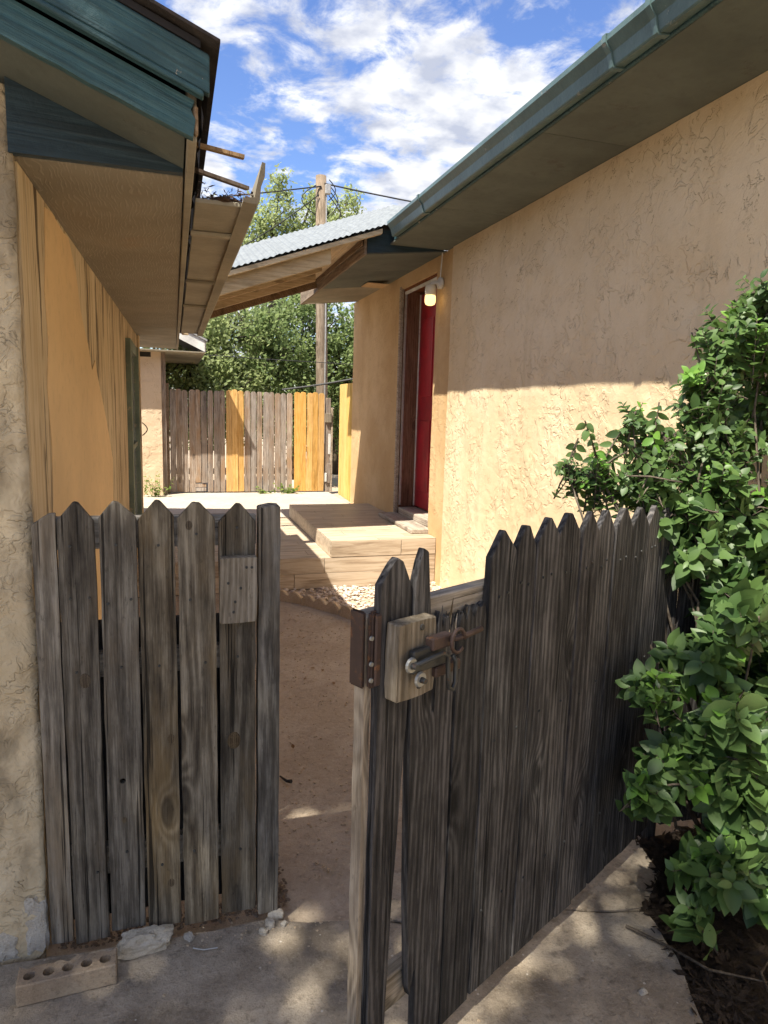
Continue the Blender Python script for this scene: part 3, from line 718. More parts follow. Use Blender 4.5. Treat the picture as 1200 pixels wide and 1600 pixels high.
# narrow window
wd = thing('window', '', '', (0, 0, 0)); del wd['label'], wd['category']
wd.name = 'window'; wd.parent = hl; wd.location = (0, 0, 0)
def wp(name, y0, y1, z0, z1, d0, d1, mat):
    return box(name, Vector((lx(y0)+d0, y0, z0))-LO, Vector((lx(y0)+d1, y1, z1))-LO, mat, wd, .002)
for (a, b, z0, z1) in ((5.36, 5.44, .5, 2.06), (6.20, 6.28, .5, 2.06), (5.44, 6.20, 1.98, 2.06), (5.44, 6.20, .5, .58)): wp('window_frame', a, b, z0, z1, -.01, .035, 'green')
wp('pane', 5.44, 6.20, .58, 1.98, -.01, .012, 'pane'); wp('mullion', 5.44, 6.2, 1.24, 1.28, .012, .028, 'green')
lb('corner_post', (-.335, EY-.10, -.1), (-.285, EY+.02, 2.2), 'siding')
for z in (2.02,): lb('bracket', (-.285, EY-.03, z), (-.19, EY-.015, z+.045), 'iron', .002)
v, f = tube([Vector((-.28, EY, 1.42))-LO+Vector((.045*math.sin(math.pi*i/8), 0, -.12*i/8)) for i in range(9)], .005, 6); raw_obj('handle', v, f, 'iron', hl)
# eave soffit (plywood sheets), fascia
for a, b in ((2.03, 4.10), (4.104, 5.9), (5.904, 7.1), (7.104, 8.10)):
    lb('soffit_panel', (-.40 if b < 7 else -.45, a, 2.203), (.036, b, 2.215), 'soffit_ply' if a < 5 else 'soffit_l', .001)
lb('fascia', (.040, 1.735, 2.195), (.062, 8.12, 2.335), 'soffit_l')
# triangular frieze board closing the eave
bm_obj('frieze_board', prism([(-.378+.37, 2.201), (.034+.37, 2.201), (.034+.37, 2.212), (-.378+.37, 2.372)], 'y', 1.985-2.0, 2.012-2.0), 'teal_dark', hl)
# sloping underside of the rake
def rake(name, x0, x1, y0, y1, d0, d1, mat, b=.003):
    bm = prism([(x0-LO.x, rz(x0)+d0), (x1-LO.x, rz(x1)+d0), (x1-LO.x, rz(x1)+d1), (x0-LO.x, rz(x0)+d1)], 'y', y0-LO.y, y1-LO.y); bev(bm, b)
    return bm_obj(name, bm, mat, hl)
rake('rake_soffit', RIDGE, .036, 1.726, 8.1, .006, .018, 'soffit_r', .001)  # tan underside coloured dark olive: its shade is put into the colour
# teal rake boards: rough lower board with splintered end, smooth upper trim
N = 46; pts = []
for i in range(N+1): x = RIDGE+(.052-RIDGE)*i/N; pts.append((x-LO.x, rz(x)-.008+.004*mnoise.noise(Vector((x*16, 0, 0)))))
e = .052
pts += [(e-LO.x+.006, rz(e)+.03), (e-LO.x-.004, rz(e)+.05), (e-LO.x+.004, rz(e)+.070)]
pts += [(RIDGE-LO.x, rz(RIDGE)+.076)]
o = bm_obj('rake_board', prism(pts, 'y', 1.698-2, 1.724-2), 'teal', hl); o['label'] = 'peeling rough teal rake board'
rake('rake_trim', RIDGE, .075, 1.664, 1.690, .076, .089, 'teal')
o = rake('rake_trim', RIDGE, .088, 1.670, 1.694, .091, .172, 'teal'); o['label'] = 'smooth upper teal rake trim'
lb('broken_end', (.054, 1.70, 2.20), (.064, 1.722, 2.262), 'beam_dark', .004)
# roof deck and shingles
rake('roof_deck', RIDGE, .070, 1.67, 8.15, .174, .190, 'felt', .001)
bm = prism([(RIDGE-LO.x, rz(RIDGE)+.0), (RIDGE-LO.x, rz(RIDGE)+.19), (-4.9-LO.x, rz(.05)-.05), (-4.9-LO.x, rz(.05)-.25)], 'y', 1.67-2, 8.15-2); bm_obj('roof_deck', bm, 'shingle', hl)
x = .11; k = 0
while x > RIDGE:
    x0 = x-.135; j = RND.uniform(-.008, .008)
    rake('shingle', max(RIDGE, x0-.05), x, 1.648+j, 8.16, .1955, .2035, 'shingle', .001) if k == 0 else None
    if k:
        bm = prism([(x0-.06-LO.x, rz(x0-.06)+.1925), (x-LO.x, rz(x)+.198), (x-LO.x, rz(x)+.210), (x0-.06-LO.x, rz(x0-.06)+.1955)], 'y', 1.652+j-2, 8.16-2); bm_obj('shingle', bm, 'shingle', hl)
    x = x0; k += 1
# torn black felt hanging at the eave edge
V, F = [], []
yy = 1.70; n = 0
while yy < 4.6:
    d = .045+.05*abs(mnoise.noise(Vector((yy*5, 0, 2))))+(.03 if RND.random() < .15 else 0)
    V += [Vector((.090, yy, rz(.09)+.190))-LO, Vector((.078+RND.uniform(-.006, .006), yy, rz(.09)+.190-d*1.6))-LO]; yy += .035; n += 1
F = [(2*i, 2*i+1, 2*i+3, 2*i+2) for i in range(n-1)]
raw_obj('roof_felt', V, F, 'felt', hl)
# broken wooden box gutter
gt = thing('box_gutter', '', '', (0, 0, 0)); del gt['label'], gt['category']
gt.parent = hl; gt.location = (0, 0, 0); gt['label'] = 'broken wooden box gutter hanging off the eave'
def gb(name, lo, hi, mat, b=.003): return box(name, Vector(lo)-LO, Vector(hi)-LO, mat, gt, b)
for a, b in ((2.26, 2.62), (2.63, 3.62), (3.63, 4.5), (4.51, 6.3)):
    q = gb('gutter_board', (.074, a, 2.205), (.216, b, 2.219), 'soffit_l', .002)
for yy in (2.622, 3.622, 4.502): gb('batten', (.068, yy-.018, 2.190), (.205, yy+.012, 2.204), 'soffit_l', .002)
# outer lip: ogee section board, near end projecting and split
pf = [(.206, 2.192), (.248, 2.188), (.256, 2.200), (.258, 2.235), (.268, 2.262), (.268, 2.296), (.258, 2.298), (.246, 2.240), (.240, 2.206), (.208, 2.203)]
sec = []
for yy, dz in ((2.17, .012), (2.25, .009), (2.4, .004), (2.7, 0), (3.6, .002), (4.5, -.002), (6.32, 0)): sec.append([Vector((p[0]-LO.x+.25*dz, yy-LO.y+((2.25-p[1])*.35 if yy < 2.2 else 0), p[1]+dz)) for p in pf])
V = [p for r_ in sec for p in r_]; n = len(pf); F = [(i*n+k, i*n+(k+1) % n, (i+1)*n+(k+1) % n, (i+1)*n+k) for i in range(len(sec)-1) for k in range(n)]+[tuple(range(n)), tuple((len(sec)-1)*n+k for k in range(n-1, -1, -1))]
raw_obj('gutter_lip', V, F, 'soffit_l', gt)
for (p0, p1) in (((.07, 2.10, 2.315), (.205, 2.115, 2.303)), ((.07, 2.25, 2.295), (.24, 2.36, 2.292))):
    p0, p1 = Vector(p0)-LO, Vector(p1)-LO; d = p1-p0
    bm = bmesh.new(); bmesh.ops.create_cube(bm, size=1); bmesh.ops.scale(bm, vec=(.018, .010, d.length), verts=bm.verts)
    mm = d.to_track_quat('Z', 'Y').to_matrix().to_4x4(); mm.translation = (p0+p1)/2
    bm_obj('gutter_strap', bm, 'beam_dark', gt, mm)
# rotted leaves in its open end
V, F = [], []
for i in range(420):
    c = Vector((RND.uniform(.08, .245), RND.uniform(2.24, 2.52), 2.222+RND.random()**2*.038))-LO
    a = Vector((RND.gauss(0, 1), RND.gauss(0, 1), RND.gauss(0, .5))).normalized()*RND.uniform(.006, .016); b = a.orthogonal().normalized()*RND.uniform(.002, .006)
    q = len(V); V += [c-a, c+b, c+a, c-b]; F.append((q, q+1, q+2, q+3))
raw_obj('leaf_debris', V, F, 'nest', gt, kind='stuff')
lump('leaf_debris', (.075, .12, .016), 'nest', gt, T(.165-LO.x, 2.39-LO.y, 2.222), 3, .35)

# ================================================================== LOW HOUSE BEYOND
hf = thing('house', 'low peach stucco house corner with white eave beyond the patio', 'house', (-.16, 10.4, 0))
FO = Vector((-.16, 10.4, 0))
o = stucco_panel('wall', 'y', 10.42, -3.0, -.16, 0, 2.36, 'stucco_p', hf, FO, thick=.2, seed=9)
box('wall', Vector((-.36, 10.62, 0))-FO, Vector((-.17, 14, 2.36))-FO, 'stucco_p', hf)
box('corner_board', Vector((-.158, 10.46, PZ))-FO, Vector((-.10, 10.56, 2.32))-FO, 'pk_far', hf)
for k_ in range(3): box('siding_board', Vector((-.168, 10.64+k_*.5, PZ))-FO, Vector((-.15, 11.12+k_*.5, 2.3))-FO, 'soffit_far', hf)
def fz(x): return 2.49+.475*(.435-x)
bm = prism([(.435-FO.x, 2.335), (.435-FO.x, fz(.435)), (-1.4-FO.x, fz(-1.4)), (-1.4-FO.x, fz(-1.4)-.16)], 'y', 10.13-FO.y, 10.155-FO.y); o = bm_obj('rake_board', bm, 'white', hf); o['label'] = 'chalky white rake board'
bm = prism([(.437-FO.x, 2.318), (.437-FO.x, 2.333), (-1.4-FO.x, 2.345), (-1.4-FO.x, 2.33)], 'y', 10.135-FO.y, 14-FO.y); bm_obj('soffit_panel', bm, 'soffit_far', hf)
bm = prism([(.47-FO.x, fz(.47)+.005), (.47-FO.x, fz(.47)+.03), (-1.4-FO.x, fz(-1.4)+.03), (-1.4-FO.x, fz(-1.4)+.005)], 'y', 10.11-FO.y, 14-FO.y); bm_obj('roof', bm, 'alu', hf)
bm = prism([(-1.4-FO.x, fz(-1.4)+.03), (-1.4-FO.x, fz(-1.4)), (-3.4-FO.x, 2.4), (-3.4-FO.x, 2.45)], 'y', 10.11-FO.y, 14-FO.y); bm_obj('roof', bm, 'alu', hf)
box('fascia', Vector((.437, 10.157, 2.335))-FO, Vector((.452, 14, 2.475))-FO, 'white', hf)

# ================================================================== LEFT PICKET GATE
gl = thing('picket_gate', 'closed grey weathered picket gate leaf beside the beige stucco wall', 'gate', (-.03, 1.97, 0))
gl_off = Vector((-.03, 1.97, 0))
nail = disc_mesh('nail', .0042, .004)
nail.materials.append(M['iron'])
LP = [(-.362, -.304, .04, 1.305, 'slant'), (-.297, -.206, .03, 1.335, 'point'), (-.199, -.104, .05, 1.335, 'point'), (-.096, -.001, .035, 1.337, 'point'), (.008, .110, .025, 1.330, 'point'), (.119, .222, .035, 1.325, 'point')]
lp_nails = {1: ((-.015, 1.215), (-.012, .86), (.028, 1.07), (-.02, 1.07), (.02, .25)), 2: ((-.005, 1.215), (0, .865), (0, .30), (-.03, 1.05), (.03, 1.06)), 3: ((.005, 1.21), (.0, .86), (-.005, .24)), 4: ((0, 1.24), (.02, .86), (-.02, .27), (-.02, 1.05)), 5: ((.0, 1.255), (.0, .87), (.005, .25))}
for i, (x0, x1, z0, z1, tp) in enumerate(LP):
    w_, h_ = x1-x0, z1-z0; lean = RND.uniform(-.004, .002)
    mw = T((x0+x1)/2-gl_off.x, RND.uniform(-.003, .003), z0) @ Matrix.Rotation(lean, 4, 'Y')
    if tp == 'slant': outl = wobble([(-w_/2, 0), (w_/2, 0), (w_/2, h_), (w_*.2, h_-.002), (-w_/2, h_-.03)], .001, .1, 3)
    else: outl = board_outline(w_, h_, 'point', .05, seed=i+20, amp=.0015)
    b_ = board('picket', w_, h_, .02, 'pk_left', gl, mw, outline=outl, hole=((-.157-(x0+x1)/2), .522-z0, .0085) if i == 2 else None)
    for (nx, nz) in lp_nails.get(i, ()):
        n_ = link('nail', nail, None, b_); n_.location = (nx, -.0115, nz-z0)
for xa, xb in ((-.368, -.065), (-.061, .225)): box('backing_board', Vector((xa, 2.024, .06))-gl_off, Vector((xb, 2.036, .985))-gl_off, 'pk_right', gl, .002)
box('rail', Vector((-.345, 1.985, 1.20))-gl_off, Vector((.225, 2.022, 1.288))-gl_off, 'rail', gl, .003)
box('rail', Vector((-.345, 1.985, .22))-gl_off, Vector((.225, 2.022, .31))-gl_off, 'rail', gl, .003)
box('rail', Vector((-.345, 1.985, .83))-gl_off, Vector((.225, 2.022, .90))-gl_off, 'rail', gl, .003)
# weathered knots standing slightly proud of the boards
def knot(parent, x, z, r, sx=.8):
    prof = [(1, 0), (.92, .12), (.80, .02), (.66, .16), (.52, .04), (.38, .20), (.22, .12), (.08, .18)]
    lathe('knot', [(a_*r, h_*r) for a_, h_ in prof], 'knot', parent, T(x, -.0098, z) @ Matrix.Rotation(math.pi/2, 4, 'X') @ Matrix.Diagonal((sx, 1.15, .5, 1)), 18)
pks = [c_ for c_ in gl.children if c_.name.startswith('picket')]
for i_, kx, kz, kr in ((5, -.012, .573, .024), (1, .008, .804, .019), (4, -.02, 1.24, .012), (3, .028, .60, .013), (3, .02, .14, .012), (2, -.004, .35, .009)): knot(pks[i_], kx, kz, kr)
# gate post with splitting top
po_ = board('post', .062, 1.30, .06, 'pk_left', gl, T(.260-gl_off.x, .012, .02), top='flat', seed=77, bw=.004); po_['label'] = 'squared grey end post'
# latch striker block
sb_ = board('striker_block', .104, .196, .034, 'block', gl, T(.168-gl_off.x, -.030, .982) @ Matrix.Rotation(.02, 4, 'Y'), outline=wobble([(-.051, 0), (.052, .004), (.050, .195), (-.052, .192)], .0012, .03, 6), bw=.003); sb_['label'] = 'nailed striker block'
for (nx, nz) in ((.02, .165), (-.03, .12), (.005, .105), (-.01, .065), (-.014, .035), (.035, .165)):
    n_ = link('nail', nail, None, sb_); n_.location = (nx, -.0185, nz)

# ================================================================== RIGHT PICKET GATE (open toward the viewer)
HG = Vector((1.712, 1.998, 0)); NE = Vector((.345, 1.268, 0)); GD = (HG-NE).normalized()
gr = thing('picket_gate', 'dark splintered picket gate standing open with rusty bolt latch', 'gate', NE)
gr.matrix_world = frame_mat(NE, GD)                 # local x runs from free end to hinge, +y is the far face
K = (HG-NE).length/(HG.x-NE.x)
def gs(X): return (X-NE.x)*K
def out_pts(l): return wobble(l, .0014, .07, len(l))
RP = [('A', .388, .474, .03, 1.300), ('B', .478, .556, .03, 1.31), ('C', .559, .614, .05, 1.15), ('D', .617, .720, .05, 1.15),
      ('E', .724, .820, .06, 1.318), ('F', .823, .897, .05, 1.318), ('G', .900, .996, .05, 1.330), ('H', 1.000, 1.103, .05, 1.332), ('I', 1.108, 1.187, .05, 1.328),
      ('J', 1.190, 1.282, .05, 1.322), ('K', 1.286, 1.390, .06, 1.320), ('L', 1.394, 1.49, .06, 1.312), ('M', 1.494, 1.59, .06, 1.31), ('N', 1.594, 1.69, .06, 1.31)]
for i, (nm, a, b, z0, z1) in enumerate(RP):
    w_, h_ = gs(b)-gs(a), z1-z0; cx = (gs(a)+gs(b))/2; outl = None
    if nm == 'A': outl = out_pts([(-w_/2, 0), (w_*.02, 0), (w_*.16, .45), (w_*.46, .9), (w_/2, h_-.07), (w_*.36, h_-.05), (w_*.22, h_-.012), (.0, h_), (-w_*.12, h_-.012), (-w_*.25, h_-.03), (-w_/2, h_-.052)])
    elif nm == 'B': outl = out_pts([(-w_*.2, .22), (-w_*.1, .19), (0, .25), (w_*.1, .26), (w_*.12, .0), (w_/2, 0), (w_/2, .86), (w_*.40, .90), (w_*.30, .885), (w_*.2, .99), (w_*.16, 1.1), (w_*.06, h_-.10), (-w_*.02, h_-.01), (-w_*.22, h_), (-w_*.34, h_-.03), (-w_*.42, h_-.055), (-w_/2, h_-.07), (-w_/2, .9), (-w_*.38, .5)])
    elif nm in 'CD': outl = board_outline(w_, h_, 'jag', seed=i+3)
    else: outl = board_outline(w_, h_, 'point', .055 if i % 2 else .062, seed=i+50, amp=.0015)
    mw = T(cx, RND.uniform(-.004, .004), z0) @ Matrix.Rotation(RND.uniform(-.004, .004), 4, 'Y') @ Matrix.Rotation(RND.uniform(-.05, .05), 4, 'Z')
    b_ = board('picket', w_, h_, .019, 'pk_right', gr, mw, outline=outl)
    if nm == 'B': b_['label'] = 'picket snapped to a spike'
    if nm in 'CD': b_['label'] = 'picket with broken top'
    if i > 3:
        for (nx, nz) in ((-.018, 1.16), (.018, 1.165), (0, .78), (-.02, .30)):
            n_ = link('nail', nail, None, b_); n_.location = (nx+RND.uniform(-.006, .006), -.0112, nz-z0+RND.uniform(-.012, .012))
# splinters of the snapped pickets
for k in range(15):
    X = RND.uniform(.565, .716); l = RND.uniform(.02, .075); z = 1.085+RND.uniform(0, .03)
    bm = bmesh.new(); bmesh.ops.create_cone(bm, cap_ends=True, segments=5, radius1=RND.uniform(.003, .006), radius2=.0008, depth=l); bmesh.ops.scale(bm, vec=(1.3, .6, 1), verts=bm.verts)
    bm_obj('splinter', bm, RND.choice(('rail', 'pk_right', 'pk_left')), gr, T(gs(X), RND.uniform(-.008, .004), z+l*.45) @ Matrix.Rotation(RND.uniform(-.2, .2), 4, 'Y'))
# rails on the far face, stile at the free end
gw = gs(1.69)
box('rail', (.045, .012, 1.098), (gw, .050, 1.186), 'rail', gr, .003)
box('rail', (.045, .012, .20), (gw, .050, .288), 'rail', gr, .003)
sl2 = board('stile', .018, 1.125, .030, 'stile', gr, T(.042, .027, .06), top='flat', seed=91, bw=.003); sl2['label'] = 'paler edge stile'
# iron keeper plate on the stile
kp = bmesh.new(); bmesh.ops.create_cube(kp, size=1); bmesh.ops.scale(kp, vec=(.008, .044, .165), verts=kp.verts); bev(kp, .004, 2)
kp = bm_obj('keeper_plate', kp, 'rust', gr, T(.0265, .028, 1.112))
kb = bmesh.new(); bmesh.ops.create_cube(kb, size=1); bmesh.ops.scale(kb, vec=(.026, .014, .165), verts=kb.verts); bev(kb, .005, 2)
kb = bm_obj('keeper_plate', kb, 'rust', gr, T(.0465, .003, 1.112))
box('keeper_slot', (.040, -.012, 1.035), (.058, -.005, 1.19), 'rust', gr, .004)
scw = disc_mesh('screw', .0055, .004, 10); scw.materials.append(M['steel'])
for (x, z) in ((.034, 1.14), (.035, 1.085), (.035, 1.05)):
    n_ = link('screw', scw, None, gr); n_.location = (x, -.006, z)
# latch block with sliding bolt
lk = board('latch_block', .118, .168, .036, 'block', gr, T(gs(.457), -.030, 1.002), outline=wobble([(-.059, .002), (.057, 0), (.059, .166), (-.058, .168)], .0012, .03, 4), bw=.003); lk['label'] = 'grey latch mounting block'
L0 = gs(.457)
def lbx(lo, hi, mat, nm='bolt_housing', b=.003): return box(nm, Vector(lo)+Vector((L0, -.05, 1.085)), Vector(hi)+Vector((L0, -.05, 1.085)), mat, gr, b)
lbx((-.030, -.016, -.022), (.075, .0, .028), 'iron'); lbx((.02, -.024, .018), (.085, .0, .046), 'rust')
lbx((.05, -.010, -.052), (.135, .012, -.028), 'rust')
def gtube(pts, r, mat, nm):
    v, f = tube([Vector(p)+Vector((L0, -.05, 1.085)) for p in pts], r, 8); return raw_obj(nm, v, f, mat, gr, smooth=True)
gtube([(-.045, -.024, .002), (.045, -.030, .012), (.062, -.030, .002), (.066, -.030, -.04), (.070, -.030, -.072), (.085, -.028, -.080), (.096, -.026, -.066), (.098, -.024, -.02), (.09, -.022, -.006)], .0055, 'iron', 'bolt_handle')
gtube([(.075, -.026, .034), (.12, -.030, .034), (.172, -.034, .040)], .0065, 'rust', 'bolt_rod')
gtube([(.09+.022*math.cos(a), -.034, .030+.026*math.sin(a)) for a in [i*.5 for i in range(12)]], .0045, 'rust', 'staple')
wsh = disc_mesh('washer', .017, .005, 14); wsh.materials.append(M['steel'])
for (x, z) in ((-.040, .003), (-.012, -.034)):
    n_ = link('washer', wsh, None, gr); n_.location = (L0+x, -.071 if z < 0 else -.07, 1.085+z)
bt = disc_mesh('bolt_head', .007, .014, 8); bt.materials.append(M['iron'])
for (x, z) in ((-.040, .003), (-.012, -.034)):
    n_ = link('bolt_head', bt, None, gr); n_.location = (L0+x, -.078, 1.085+z)
for (x, z) in ((.012, .068), (.008, -.06)):
    n_ = link('nail', nail, None, gr); n_.location = (L0+x, -.049, 1.085+z); n_.scale = (1.6, 1, 1.8)

# fence stub between gate and house
fs = thing('picket_fence', 'dark picket fence stub between open gate and tan house behind the shrub', 'fence', (1.75, 2.0, 0))
for i in range(5):
    board('picket', .095, 1.25, .019, 'pk_right', fs, T(.06+i*.102, RND.uniform(-.003, .003), .05), seed=120+i)
box('post', (-.035, .0, -.1), (.005, .07, 1.28), 'pk_right', fs, .004); box('rail', (.008, .0122, 1.09), (.56, .05, 1.17), 'rail', fs); box('rail', (.008, .0122, .2), (.56, .05, .28), 'rail', fs)

# ================================================================== FAR FENCE
ff = thing('privacy_fence', 'tall silvered board fence with ochre painted boards behind the patio', 'fence', (-.14, 10.66, PZ))
x = -.10; i = 0
def place_far(x, w_, h_, mat, z0=.0):
    return board('board', w_, h_, .018, mat, ff, T(x+w_/2+.14, RND.uniform(-.006, .006), z0+.012) @ Matrix.Rotation(RND.uniform(-.006, .006), 4, 'Y'), top='round', seed=200+i, bw=.002)
box('post', (-.02, -.04, 0), (.08, .04, 1.62), 'beam_dark', ff, .004)
for (xa, xb, n, mat) in ((-.055, .755, 9, 'pk_far'), (.757, 1.03, 3, 'pk_yel'), (1.032, 1.775, 8, 'pk_far'), (1.80, 2.275, 5, 'pk_yel')):
    p = (xb-xa)/n
    for k in range(n):
        i += 1
        gap = RND.choice((.004, .006, .012)) if mat == 'pk_far' else .003
        h_ = 1.525+RND.uniform(-.012, .012)+(.015 if mat == 'pk_yel' else 0)
        lift = 0
        if mat == 'pk_far' and xa < 0 and k in (4, 5): h_ -= .14; lift = .14
        o = place_far(xa+k*p, p-gap, h_, mat, lift)
        if mat == 'pk_yel': o['label'] = 'ochre painted board'
for z in (.28, 1.2): box('rail', (.1, .025, z), (2.42, .06, z+.085), 'pk_far', ff)
box('patch_board', (.35, -.002, .02), (.60, .014, .075), 'pk_far', ff); box('patch_board', (.36, -.004, .08), (.60, .012, .135), 'pk_far', ff)
# narrow post and hinge clutter beside the ochre boards
fp = thing('fence_post', 'grey wooden post between far fence and yellow board gate', 'post', (2.34, 10.70, PZ))
box('post', (-.035, -.04, -.1), (.035, .04, 1.48), 'pk_far', fp, .004)
box('cleat', (-.055, -.085, 1.10), (.04, -.042, 1.24), 'block', fp); box('cleat', (-.05, -.07, .16), (-.02, -.042, .3), 'white', fp)
box('batten', (.042, -.06, 0), (.07, -.02, 1.33), 'sill', fp); box('batten', (.0, -.062, .60), (.038, -.042, .92), 'white', fp); box('batten', (-.01, -.062, .14), (.036, -.043, .45), 'pk_far', fp)
# yellow board gate along the house line
yg = thing('board_gate', 'bright yellow board gate at the far corner of the tan house', 'gate', (2.385, 9.30, PZ))
yg.rotation_euler = (0, 0, rad(88))
for k in range(5): board('board', .176, 1.665, .02, 'leaf_yel', yg, T(.09+k*.179, 0, .015), top='flat', seed=300+k)
box('rail', (.01, -.05, .3), (.89, -.0125, .39), 'leaf_yel', yg); box('rail', (.01, -.05, 1.3), (.89, -.0125, 1.39), 'leaf_yel', yg)

# ================================================================== SMALL THINGS ON THE GROUND
# brick with five cores, broken along its back edge
bk = None
pts = [(-.125, -.032), (.125, -.030)]
for i in range(13):
    x = .125-.25*i/12; pts.append((x, .030+.012*math.cos(i*2*math.pi/2.4)+RND.uniform(-.004, .004)))
bm = prism(pts, 'z', 0, .062); bev(bm, .003)
bk = bm_obj('brick', bm, 'brick'); cut_holes(bk, [(-.095+i*.0475, .000, .0155) for i in range(5)], .3, 'Z', 10)
bk.matrix_world = T(-.302, 1.838, .001) @ Matrix.Rotation(.045, 4, 'Z')
tag(bk, 'tan cored brick with five holes lying in front of the stucco corner', 'brick')
o = lump('mortar_chunk', (.074, .030, .034), 'mortar', None, T(-.105, 1.925, .026) @ Matrix.Rotation(.12, 4, 'Z'), 5, .30, 4, 4)
tag(o, 'pale lump of broken mortar between brick and gate', 'rubble')
RK = [(.285, 1.955, .022, 'largest white rubble stone at the foot of the gate post'), (.262, 1.925, .017, 'white rubble stone just in front of the gate post'), (.238, 1.898, .013, 'small white rubble stone leftmost by the post'), (.305, 1.915, .010, 'tiny pale pebble right of the post rubble'), (.02, 1.935, .014, 'grey chip of mortar beside the pale lump'), (1.235, 1.40, .011, 'white pebble on the pavement near the shrub')]
for i, (x, y, s, lab) in enumerate(RK):
    o = lump('stone', (s*1.15, s*.9, s*.8), 'rock', None, T(x, y, s*.35) @ Matrix.Rotation(i*1.3, 4, 'Z'), i+9, .35, 2, 4); tag(o, lab, 'stone', 'loose rubble stones')
# scattered chips: uncountable grit along the slab edge
def scatter(name, pts, size, mat, kind='stuff', flat=.6):
    bm = bmesh.new(); bmesh.ops.create_icosphere(bm, subdivisions=1, radius=1); bv = np.array([v.co[:] for v in bm.verts]); bf = np.array([[v.index for v in fc.verts] for fc in bm.faces]); bm.free()
    V, F = [], []
    for k, (x, y, z) in enumerate(pts):
        s = size*NPR.uniform(.5, 1.4); a = NPR.uniform(0, 6.28); sc3 = np.array([s*NPR.uniform(.8, 1.4), s, s*flat*NPR.uniform(.7, 1.2)])
        q = bv*sc3*(1+.25*NPR.uniform(-1, 1, (len(bv), 1))); R_ = np.array([[math.cos(a), -math.sin(a), 0], [math.sin(a), math.cos(a), 0], [0, 0, 1]])
        V.append(q @ R_.T+np.array([x, y, z])); F.append(bf+k*len(bv))
    return raw_obj(name, np.concatenate(V).tolist(), np.concatenate(F).tolist(), mat, kind=kind)
gp_ = []
while len(gp_) < 900:
    x, y = NPR.uniform(.84, 2.30), NPR.uniform(4.6, 5.84)
    yl = 5.62-(x-.80)*1.36                            # edging line
    if y > yl+.06 and (x < 1.5 or y > 4.75): gp_.append((x, y, NPR.uniform(0.0, .022)))
tag(scatter('gravel', gp_, .016, 'gravel'), 'pale gravel bed in front of the tiled riser', 'gravel')
cp_ = [(NPR.uniform(-.1, 1.2), 0, 0) for _ in range(60)]
cp_ = [(x, (1.93 if x < .35 else 1.90-.16*(x-.35))+NPR.normal(0, .02), .001) for x, _, _ in cp_]+[(NPR.uniform(-.5, 1.3), NPR.uniform(1.2, 1.9), .001) for _ in range(30)]
tag(scatter('grit', cp_, .0036, 'edging'), 'fine stone grit strewn along the pavement edge', 'grit')
dp_ = [(NPR.uniform(.25, 1.3), NPR.uniform(2.1, 5.2), -.006+NPR.uniform(0, .004)) for _ in range(1100)]
tag(scatter('grit', dp_, .005, 'edging'), 'fine crumbs of soil and stone on the dirt path', 'grit')
sp_ = [(NPR.uniform(-.36, .30), 1.985+abs(NPR.normal(0, .03)), NPR.uniform(-.01, .012)) for _ in range(420)]+[(.29+NPR.uniform(0, .05), 2.0+NPR.uniform(0, .35), NPR.uniform(-.012, .008)) for _ in range(160)]
tag(scatter('soil', sp_, .005, 'soil'), 'dark loose soil banked behind the foot of the closed gate', 'soil')
# scalloped concrete edging, two lengths
EP = [(.70, 5.70), (.82, 5.58), (.99, 5.42), (1.11, 5.24), (1.23, 5.07), (1.35, 4.86), (1.46, 4.66)]
def edging(a, b, lab):
    a, b = Vector((*a, 0)), Vector((*b, 0)); L = (b-a).length; n = 3
    pts = [(0, -.06), (L, -.06)]
    m_ = n*9
    for i in range(m_+1):
        x = L-L*i/m_; pts.append((x, .040+.046*abs(math.sin(math.pi*n*x/L))**.8))
    bm = prism(pts, 'y', -.022, .022); bev(bm, .006, 2)
    o = bm_obj('garden_edging', bm, 'edging'); o.matrix_world = frame_mat(a, b-a); tag(o, lab, 'edging', 'scalloped edging along the gravel')
edging(EP[0], EP[2], 'scalloped concrete edging length nearest the gate post'); edging((.998, 5.41), (1.228, 5.073), 'scalloped concrete edging length in the middle of the row'); edging((1.236, 5.06), EP[6], 'scalloped concrete edging length ending behind the latch')
# mulch bed under the shrub
mz = [(1.46, 1.672), (1.43, 1.55), (1.40, 1.42), (1.335, 1.29), (1.28, 1.1), (1.05, -1), (3.0, -1), (3.0, 2.0), (1.70, 2.03), (1.66, 1.955), (1.64, 1.83), (1.535, 1.74)]
NXm, NYm = 44, 60; V, F = [], []
slab('planting_bed', mz, -.12, -.018, 'mulch', 6, .01, .06)
V, F = [], []
for i in range(2600):
    t = NPR.uniform(); y = NPR.uniform(.9, 2.02); xe = np.interp(y, [.9, 1.29, 1.42, 1.55, 1.672, 1.74, 1.83, 2.02], [1.27, 1.345, 1.41, 1.44, 1.47, 1.54, 1.645, 1.69])
    x = xe-.03+NPR.exponential(.22); z = -.014+abs(NPR.normal(0, .012))
    if x > 2.3: continue
    a = Vector((NPR.normal(), NPR.normal(), NPR.normal(0, .35))).normalized()*NPR.uniform(.008, .028); b = Vector((0, 0, 1)).cross(a).normalized()*NPR.uniform(.002, .010); b.z += NPR.normal(0, .003)
    c = Vector((x, y, z)); q = len(V); V += [c-a, c+b, c+a, c-b]; F.append((q, q+1, q+2, q+3))
o = raw_obj('leaf_litter', V, F, 'litter', kind='stuff'); tag(o, 'dark rotting leaf litter under the shrub', 'leaf litter')
